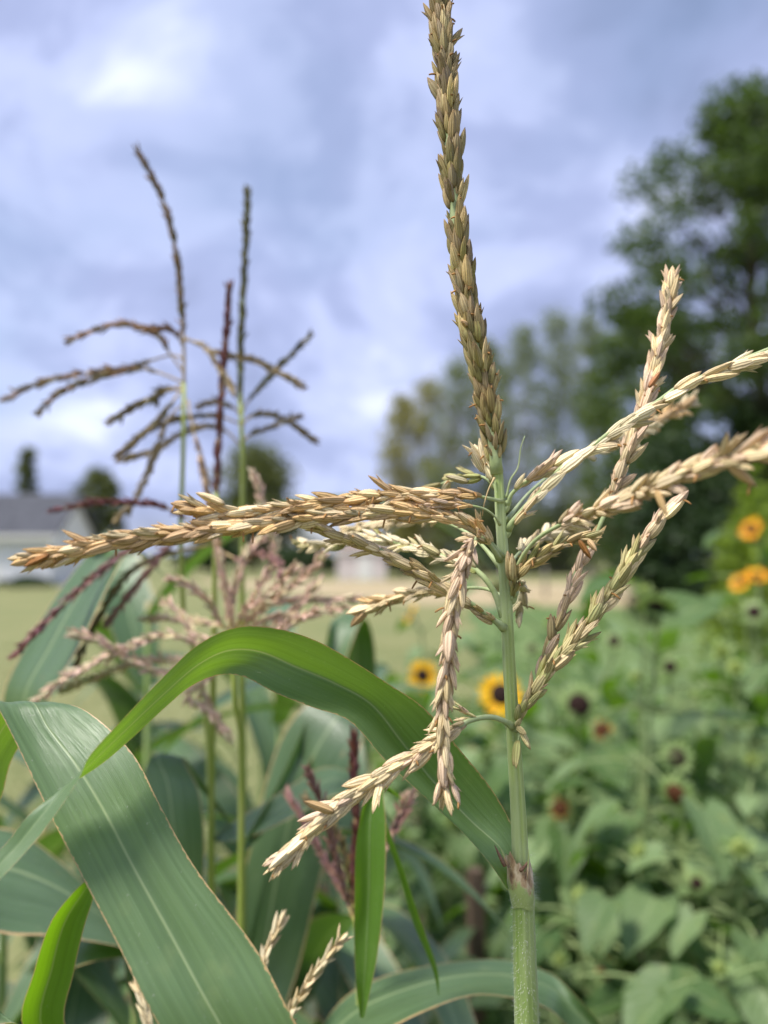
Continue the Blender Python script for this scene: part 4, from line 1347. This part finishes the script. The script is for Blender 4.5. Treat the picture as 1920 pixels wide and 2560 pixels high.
def dress(plant, x, y, zs, seed, L=(0.45, 0.7), W=(0.05, 0.075), el=(0.7, 1.15), dr=(1.6, 2.6)):
    r = random.Random(seed)
    az = r.uniform(0, 6.28)
    for i, z in enumerate(zs):
        arc_leaf(plant, Vector((x, y, z)), az + i * math.pi + r.uniform(-.5, .5), r.uniform(*L), r.uniform(*W), r.uniform(*el), r.uniform(*dr), M_LEAF_BG, r.uniform(-.7, .7), seed * 13 + i)


for i, (pl, q) in enumerate(((A, P(530, 2100, DA + .03)), (B, P(606, 2200, DB + .03)), (C, P(528, 2120, DC + .02)), (Dp, P(604, 2080, DD + .02)))):
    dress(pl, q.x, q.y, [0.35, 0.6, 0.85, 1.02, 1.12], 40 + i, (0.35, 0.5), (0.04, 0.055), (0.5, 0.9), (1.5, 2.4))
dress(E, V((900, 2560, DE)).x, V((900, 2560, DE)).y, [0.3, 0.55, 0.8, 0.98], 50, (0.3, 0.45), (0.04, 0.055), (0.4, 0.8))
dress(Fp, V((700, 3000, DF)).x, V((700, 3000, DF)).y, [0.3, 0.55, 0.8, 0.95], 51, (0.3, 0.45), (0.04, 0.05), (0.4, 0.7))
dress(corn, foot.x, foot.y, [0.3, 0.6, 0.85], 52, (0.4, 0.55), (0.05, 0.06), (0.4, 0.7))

more = [(-0.30, 0.95, 1.54, 'leafy corn plant without tassel behind the pinkish tassel'), (-0.52, 0.85, 1.22, 'leafy corn plant without tassel near the left edge'),
        (-0.16, 1.15, 1.44, 'leafy corn plant in the gap left of the hanging straw branch'), (-0.42, 1.30, 1.38, 'leafy corn plant farther back behind the pale standing leaf'),
        (-0.02, 0.80, 1.08, 'low leafy corn plant under the drooping straw branch'), (-0.30, 0.66, 1.10, 'low leafy corn plant under the broad blue green leaf'),
        (-0.63, 1.15, 1.30, 'leafy corn plant at the left edge of the patch'),
        (-0.36, 0.72, 1.16, 'low leafy corn plant left of the two yellow green stalks'), (-0.46, 1.02, 1.24, 'leafy corn plant behind the lower left leaves'), (-0.22, 1.35, 1.30, 'leafy corn plant farthest back below the pink tassel'),
        (-0.10, 0.92, 1.14, 'leafy corn plant behind the dark purple tassel'), (-0.24, 0.74, 1.22, 'leafy corn plant just right of the two yellow green stalks'), (-0.05, 1.0, 1.2, 'leafy corn plant behind the straw branch drooping left'), (-0.40, 0.80, 1.26, 'leafy corn plant behind the dark arching leaf at left'), (0.06, 0.78, 1.02, 'low leafy corn plant left of the collar of the main stalk'), (-0.12, 0.60, 1.0, 'low leafy corn plant among the straw tips at the bottom'),
        (-0.20, 0.80, 1.15, 'leafy corn plant between the two yellow green stalks and the purple tassel')]
for i, (x, y, z, lab) in enumerate(more):
    pl = thing('corn_plant', lab, 'corn plant', (x, y, 0), 'corn plants in the patch')
    stalk(pl, [Vector((x, y, z)), Vector((x + .004, y, z * .6)), Vector((x, y, 0))], 0.008, 0.02, y, M_SHEATH)
    dress(pl, x, y, [z * f for f in (0.3, 0.48, 0.64, 0.76, 0.86, 0.93, 0.985)], 60 + i, (0.4, 0.62), (0.05, 0.075), (0.75, 1.2), (1.5, 2.5))


# ------------------------------------------------------------------ sunflowers
def heart_leaf(seed):
    r = random.Random(seed)
    m = MB()
    nal, nac = 9, 6
    drop = r.uniform(0.15, 0.5)
    cup = r.uniform(0.05, 0.22)
    ids = []
    for j in range(nal + 1):
        f = j / nal
        w = 0.47 * (math.sin(math.pi * min(1, (f * 0.92 + 0.04)) ** 0.62) ** 0.85) * (1 - 0.25 * f) + 0.004
        row = []
        for i in range(nac + 1):
            u = i / nac * 2 - 1
            back = -0.10 * (1 - f) ** 3 * abs(u) ** 1.5 * 2
            ed = 1 + (0.05 * math.sin(j * 2.6 + i) if abs(u) == 1 else 0)
            x = u * w * ed
            z = -drop * f * f + cup * (abs(u) ** 1.4) * w * 1.6 + 0.02 * math.sin(f * 12 + u * 5 + seed)
            row.append(m.vert(Vector((x, f + back, z)), (u / 2 + .5, f)))
        ids.append(row)
    for a, b_ in zip(ids, ids[1:]):
        for i in range(nac):
            m.face(a[i], a[i + 1], b_[i + 1], b_[i])
    return m.mesh('leaf', M_SFLEAF)


HEART = [heart_leaf(s) for s in range(6)]


def petal_mesh(mt, curl, name='petal'):
    m = MB()
    ids = []
    for j in range(6):
        f = j / 5
        w = 0.17 * math.sin(math.pi * (0.12 + 0.86 * f)) ** 0.7
        row = []
        for u in (-1, 0, 1):
            row.append(m.vert(Vector((u * w, f, curl * f * f + 0.03 * abs(u))), (u / 2 + .5, f)))
        ids.append(row)
    for a, b_ in zip(ids, ids[1:]):
        for i in range(2):
            m.face(a[i], a[i + 1], b_[i + 1], b_[i])
    return m.mesh(name, mt)


PET = {'open': [petal_mesh(M_PETAL, 0.05), petal_mesh(M_PETAL, 0.18), petal_mesh(M_PETAL, -0.05)], 'orange': [petal_mesh(M_PETAL_O, 0.1), petal_mesh(M_PETAL_O, 0.35), petal_mesh(M_PETAL, 0.2)],
       'faded': [petal_mesh(M_PETAL_F, 0.5), petal_mesh(M_PETAL_F, 0.9), petal_mesh(M_PETAL_O, 0.7)], 'bract': [petal_mesh(M_BRACT, -0.25, 'bract'), petal_mesh(M_BRACT, -0.5, 'bract')],
       'bud': [petal_mesh(M_BUD, 0.75, 'bract'), petal_mesh(M_BUD, 0.95, 'bract')]}


def flower_head(plant, pos, face, typ, dia, seed):
    """disc facing the direction face, ray petals and green bracts"""
    r = random.Random(seed)
    z = face.normalized()
    x = z.orthogonal().normalized()
    y = z.cross(x)
    R = Matrix((x, y, z)).transposed()
    rd = dia * {'open': 0.24, 'orange': 0.24, 'faded': 0.3, 'spent': 0.30, 'brown': 0.34, 'bud': 0.3}[typ]
    m = MB()
    prof = [(0.0, 0.30), (0.35, 0.27), (0.7, 0.18), (0.95, 0.04), (1.0, -0.12), (0.7, -0.35), (0.25, -0.55)]
    rings = []
    for (q, h) in prof:
        ring = []
        for k in range(12):
            a = 2 * math.pi * k / 12
            ring.append(m.vert(pos + R @ Vector((math.cos(a) * q * rd, math.sin(a) * q * rd, h * rd)), (q, k / 12)))
        rings.append(ring)
    for i, (a, b_) in enumerate(zip(rings, rings[1:])):
        for k in range(12):
            m.face(a[k], b_[k], b_[(k + 1) % 12], a[(k + 1) % 12], m=0 if i < 3 else 1)
    hd = m.build('flower_head', [{'brown': M_DISC_B, 'faded': M_DISC_B, 'bud': M_BUD}.get(typ, M_DISC), M_BRACT], plant)

    def ring_of(kind, n, ln, tilt, inset, wid=1.0):
        for k in range(n):
            a = 2 * math.pi * (k + r.uniform(-.25, .25)) / n
            o_ = R @ Vector((math.cos(a), math.sin(a), 0))
            tl = tilt + r.uniform(-.18, .18)
            yv = (o_ * math.cos(tl) + z * math.sin(tl)).normalized()
            zv = (z * math.cos(tl) - o_ * math.sin(tl)).normalized()
            l = ln * r.uniform(0.82, 1.12)
            mt = basis(pos + o_ * rd * inset - z * rd * 0.05, zv, yv.cross(zv), l * wid, l, l)
            me = r.choice(PET[kind])
            place(me, me.name.split('.')[0], hd, mt)

    if typ in ('open', 'orange'):
        ring_of(typ, 17, dia * 0.29, 0.06, 0.85, 1.15)
        ring_of(typ, 12, dia * 0.27, -0.12, 0.8, 1.15)
        ring_of('bract', 10, dia * 0.2, -0.35, 0.8, 1.4)
    elif typ == 'faded':
        ring_of('faded', 12, dia * 0.22, 0.5, 0.9)
        ring_of('bract', 13, dia * 0.30, 0.0, 0.85, 1.4)
    elif typ in ('spent', 'brown'):
        ring_of('bract', 15, dia * 0.30, 0.15, 0.9, 1.4)
        ring_of('bract', 12, dia * 0.32, -0.15, 0.85, 1.4)
    else:
        ring_of('bud', 9, dia * 0.34, 1.25, 0.7, 1.9)
        ring_of('bract', 8, dia * 0.30, 0.95, 0.8, 1.7)


def sunflower(label, heads, seed, n_leaves=9, foot_off=(0.0, 0.0), lsize=(0.05, 0.125)):
    r = random.Random(seed)
    hp = [P(px, py, d) for (px, py, d, *_r) in heads]
    ft = Vector((hp[0].x + foot_off[0], hp[0].y + foot_off[1] + 0.02, 0))
    pl = thing('sunflower', label, 'sunflower', ft, 'sunflowers in the bed')
    m = MB()
    main = None
    for i, (p, h) in enumerate(zip(hp, heads)):
        typ, dia = h[3], h[4]
        face = ((EYE - p).normalized() + Vector(h[5] if len(h) > 5 else (0, 0, 0))).normalized()
        back = p - face * dia * 0.14
        neck = p - face * dia * 0.5 + Vector((0, 0, -dia * 0.55))
        if main is None:
            mid = ft.lerp(neck, 0.55) + Vector((r.uniform(-.03, .03), r.uniform(-.03, .03), 0))
            main, _ = spline([ft, mid, neck, back], 18)
            m.tube(main, [0.008 - 0.0052 * k / 18 for k in range(19)], 7)
        else:
            s = main[r.randrange(9, 13)]
            b_, _ = spline([s, s.lerp(neck, 0.5) + Vector((0, 0, 0.03)), neck, back], 10)
            m.tube(b_, [0.0048 - 0.002 * k / 10 for k in range(11)], 6)
        flower_head(pl, p, face, typ, dia, seed * 7 + i)
    stem = None
    az = r.uniform(0, 6.28)
    for k in range(n_leaves):
        f = 0.24 + 0.74 * ((k + r.uniform(.0, .9)) / n_leaves) ** 0.75
        i = min(int(f * 18), 17)
        s = main[i]
        az += 2.4 + r.uniform(-.3, .3)
        el = r.uniform(-0.1, 0.55)
        dr = Vector((math.cos(az) * math.cos(el), math.sin(az) * math.cos(el), math.sin(el)))
        pl_len = r.uniform(0.05, 0.15)
        e = s + dr * pl_len
        tp, _ = spline([s, s.lerp(e, .5) + Vector((0, 0, 0.008)), e], 4)
        m.tube(tp, [0.0028, 0.0026, 0.0024, 0.002, 0.0016], 5)
        l = r.uniform(*lsize) * (1.08 - 0.25 * f)
        yv = (Vector((dr.x, dr.y, 0)).normalized() + Vector((0, 0, r.uniform(-.75, .15)))).normalized()
        up = Vector((r.uniform(-.3, .3), r.uniform(-.3, .3), 1))
        zv = (up - yv * up.dot(yv)).normalized()
        lx, ly, ld = project(e + yv * l * .5)
        if any(abs(lx - hx) < hr + 60 and abs(ly - hy) < hr + 60 and ld < hd_ + 0.03 for hx, hy, hd_, hr in KEEP):
            continue
        place(r.choice(HEART), 'leaf', pl, basis(e, zv, yv.cross(zv), l * r.uniform(.85, 1.1), l, l))
    m.build('stem', M_SFSTEM, pl)
    return pl


DN = (0, 0, -0.5)
UPT = (0, 0, 0.55)
flowers = [
    ('yellow sunflower half hidden by the main corn stalk', [(1252, 1735, 1.45, 'open', .094, (-.1, 0, .1))]),
    ('smaller yellow sunflower left of the hanging straw branch', [(1056, 1688, 1.7, 'open', .076, (.1, 0, .1))]),
    ('yellow sunflower turned away behind the hanging branch', [(1025, 1535, 2.1, 'open', .07, (-.8, .9, .3))]),
    ('spent sunflower with black disc ringed by pale bracts, right of the main stalk', [(1447, 1762, 1.35, 'spent', .072), (1505, 1825, 1.45, 'faded', .055, (.1, 0, .3))]),
    ('sunflower with nodding green bud beside a big pale leaf', [(1640, 1517, 1.25, 'spent', .058, (0, .3, -.9)), (1610, 1480, 1.3, 'bud', .04, UPT)]),
    ('sunflower with small dark spent head in the middle of the right bed', [(1675, 1667, 1.5, 'spent', .045), (1590, 1692, 1.5, 'bud', .04, UPT)]),
    ('sunflower with two pale yellow green buds near the right edge', [(1838, 1668, 1.4, 'bud', .052, UPT), (1805, 1628, 1.45, 'bud', .055, UPT)]),
    ('sunflower with drooping brown head low in the right bed', [(1690, 1985, 1.15, 'brown', .05, (-.5, 0, -.4)), (1692, 1893, 1.2, 'spent', .05)]),
    ('sunflower with dark head among large leaves at lower right', [(1742, 2208, 1.1, 'spent', .032)]),
    ('tallest sunflower with orange yellow flower at the right edge', [(1878, 1322, 2.1, 'orange', .078, (-.7, .3, .6)), (1850, 1456, 2.0, 'orange', .06, (-.6, .2, .7)), (1893, 1440, 2.0, 'orange', .07, (.3, .3, .8))]),
    ('sunflower with dark disc under the orange pair at right edge', [(1885, 1530, 1.8, 'spent', .06, (-.2, 0, .3)), (1815, 1535, 1.8, 'bud', .04, UPT)]),
    ('low sunflower with withered orange petals at the bottom right', [(1517, 2428, 1.1, 'faded', .045, (.2, 0, .6))]),
    ('sunflower with dark red head just behind the main stalk', [(1243, 1468, 2.4, 'brown', .05)]),
    ('sunflower with pale bud below the green branch', [(1375, 1560, 1.7, 'bud', .04, UPT), (1535, 1602, 1.6, 'spent', .045, (0, 0, .4))]),
    ('sunflower with pale bud and broad leaves left of the spent heads', [(1160, 1760, 1.75, 'bud', .045, UPT)]),
    ('sunflower with withered head low beside the collar of the main stalk', [(1400, 2020, 1.3, 'faded', .05)]),
    ('sunflower with pale bud at the right edge under the two buds', [(1880, 1900, 1.25, 'bud', .04, UPT)]),
    ('leafy sunflower with small bud near the bottom right corner', [(1850, 2120, 1.05, 'bud', .045, UPT)]),
    ('leafy sunflower with closed bud in the middle of the bottom right', [(1600, 2130, 1.1, 'bud', .04, UPT)]),
    ('sunflower with pale closed bud behind the lower straw branch', [(1130, 2060, 1.5, 'bud', .045, UPT)]),
    ('far sunflower with bud, first behind the green branch', [(1480, 1540, 2.3, 'bud', .04, UPT)]),
    ('far sunflower with bud left of the tall orange one', [(1760, 1600, 2.2, 'bud', .04, UPT)]),
    ('far leafy sunflower with spent head right of the main stalk', [(1330, 1620, 2.2, 'spent', .05, UPT)]),
    ('leafy sunflower with bud right of the sheath of the main stalk', [(1450, 2240, 1.15, 'bud', .04, UPT)]),
    ('leafy sunflower with tiny bud between the spent head and the withered one', [(1560, 1745, 1.9, 'bud', .028, UPT)]),
    ('leafy sunflower with tiny bud left of the two pale buds', [(1735, 1735, 1.7, 'bud', .028, UPT)]),
    ('leafy sunflower with tiny bud at right edge, level with the yellow flowers', [(1900, 1760, 1.7, 'bud', .028, UPT)]),
    ('leafy sunflower with tiny bud right behind the pale green branch', [(1400, 1650, 2.0, 'bud', .028, UPT)]),
    ('leafy sunflower with tiny bud below the half hidden yellow flower', [(1215, 1880, 1.8, 'bud', .028, UPT)]),
    ('leafy sunflower with tiny bud right of the small yellow flower', [(1120, 1640, 2.3, 'bud', .028, UPT)]),
    ('leafy sunflower with tiny bud below the withered orange one', [(1540, 1920, 1.35, 'bud', .028, UPT)]),
    ('leafy sunflower with tiny bud at the bottom edge beside the main stalk', [(1400, 2400, 1.0, 'bud', .03, UPT)]),
    ('leafy sunflower with tiny bud in the bottom right corner', [(1800, 2420, 0.95, 'bud', .03, UPT)]),
    ('leafy sunflower with tiny bud farthest back under the dark trees', [(1640, 1610, 2.6, 'bud', .028, UPT)]),
    ('leafy sunflower with tiny bud behind the small yellow flower', [(985, 1700, 2.4, 'bud', .028, UPT)]),
]
KEEP = [(h[0], h[1], h[2], h[4] / 2 * F / h[2]) for _l, hs in flowers for h in hs if h[3] in ('open', 'orange', 'spent')]
for i, (lab, hd) in enumerate(flowers):
    sunflower(lab, hd, 300 + i, 46 if hd[0][1] > 1640 else 38, (RND.uniform(-.08, .08), RND.uniform(-.05, .1)))
# the big pale leaf that stands out right of the nodding bud
for o in list(bpy.data.objects):
    if o.get('label', '').startswith('sunflower with nodding'):
        e = P(1655, 1545, 1.24)
        yv = (P(1790, 1500, 1.24) - e).normalized()
        zv = (Vector((-0.1, -0.62, 0.78)) - yv * Vector((-0.1, -0.62, 0.78)).dot(yv)).normalized()
        place(HEART[1], 'leaf', o, basis(e, zv, yv.cross(zv), .10, .105, .09))

# weeds and low leaves between the stems: nobody could count these
q = MB()
rw = random.Random(9)
for k in range(7000):
    y = rw.uniform(0.75, 4.2)
    x = rw.uniform(-0.5, 0.62) * y + 0.05
    if x < 0.02 * y and rw.random() < 0.5:
        continue
    z = 0.85 * rw.random() ** 0.8 if x > 0 else 0.6 * rw.random()
    s = rw.uniform(0.03, 0.085)
    a = rw.uniform(0, 6.28)
    d = Vector((math.cos(a), math.sin(a), rw.uniform(-.6, .3))).normalized()
    sd = Vector((-math.sin(a), math.cos(a), rw.uniform(-.3, .3))).normalized()
    up = d.cross(sd)
    p = Vector((x, y, z))
    i0 = q.vert(p)
    i1 = q.vert(p + d * s * .45 + sd * s * .33 + up * s * .1)
    i2 = q.vert(p + d * s)
    i3 = q.vert(p + d * s * .45 - sd * s * .33 + up * s * .1)
    i4 = q.vert(p + d * s * .5 - up * s * .03)
    q.face(i0, i1, i4)
    q.face(i1, i2, i4)
    q.face(i2, i3, i4)
    q.face(i3, i0, i4)
o = q.build('weeds', M_WEED, None, True, 'stuff')
o['label'] = 'low leafy weeds between the sunflower stems'
o['category'] = 'weeds'

# brown garden stake behind the collar
c = P(1188, 2185, 1.25)
t = thing('garden_stake', 'weathered brown wooden stake left of the main stalk', 'stake', (c.x, c.y, 0))
q = MB()
q.box((c.x, c.y, c.z / 2), (0.024, 0.024, c.z), 0.3)
q.build('post', mat_simple('stake_wood', (0.10, 0.07, 0.05), (0.17, 0.12, 0.085), 40, 0.85, 0.15, stretch=(1, 1, 0.1)), t, False)
q = MB()
q.box((c.x, c.y, c.z + 0.004), (0.021, 0.021, 0.008), 0.3)
q.build('cap', bpy.data.materials['stake_wood'], t, False)
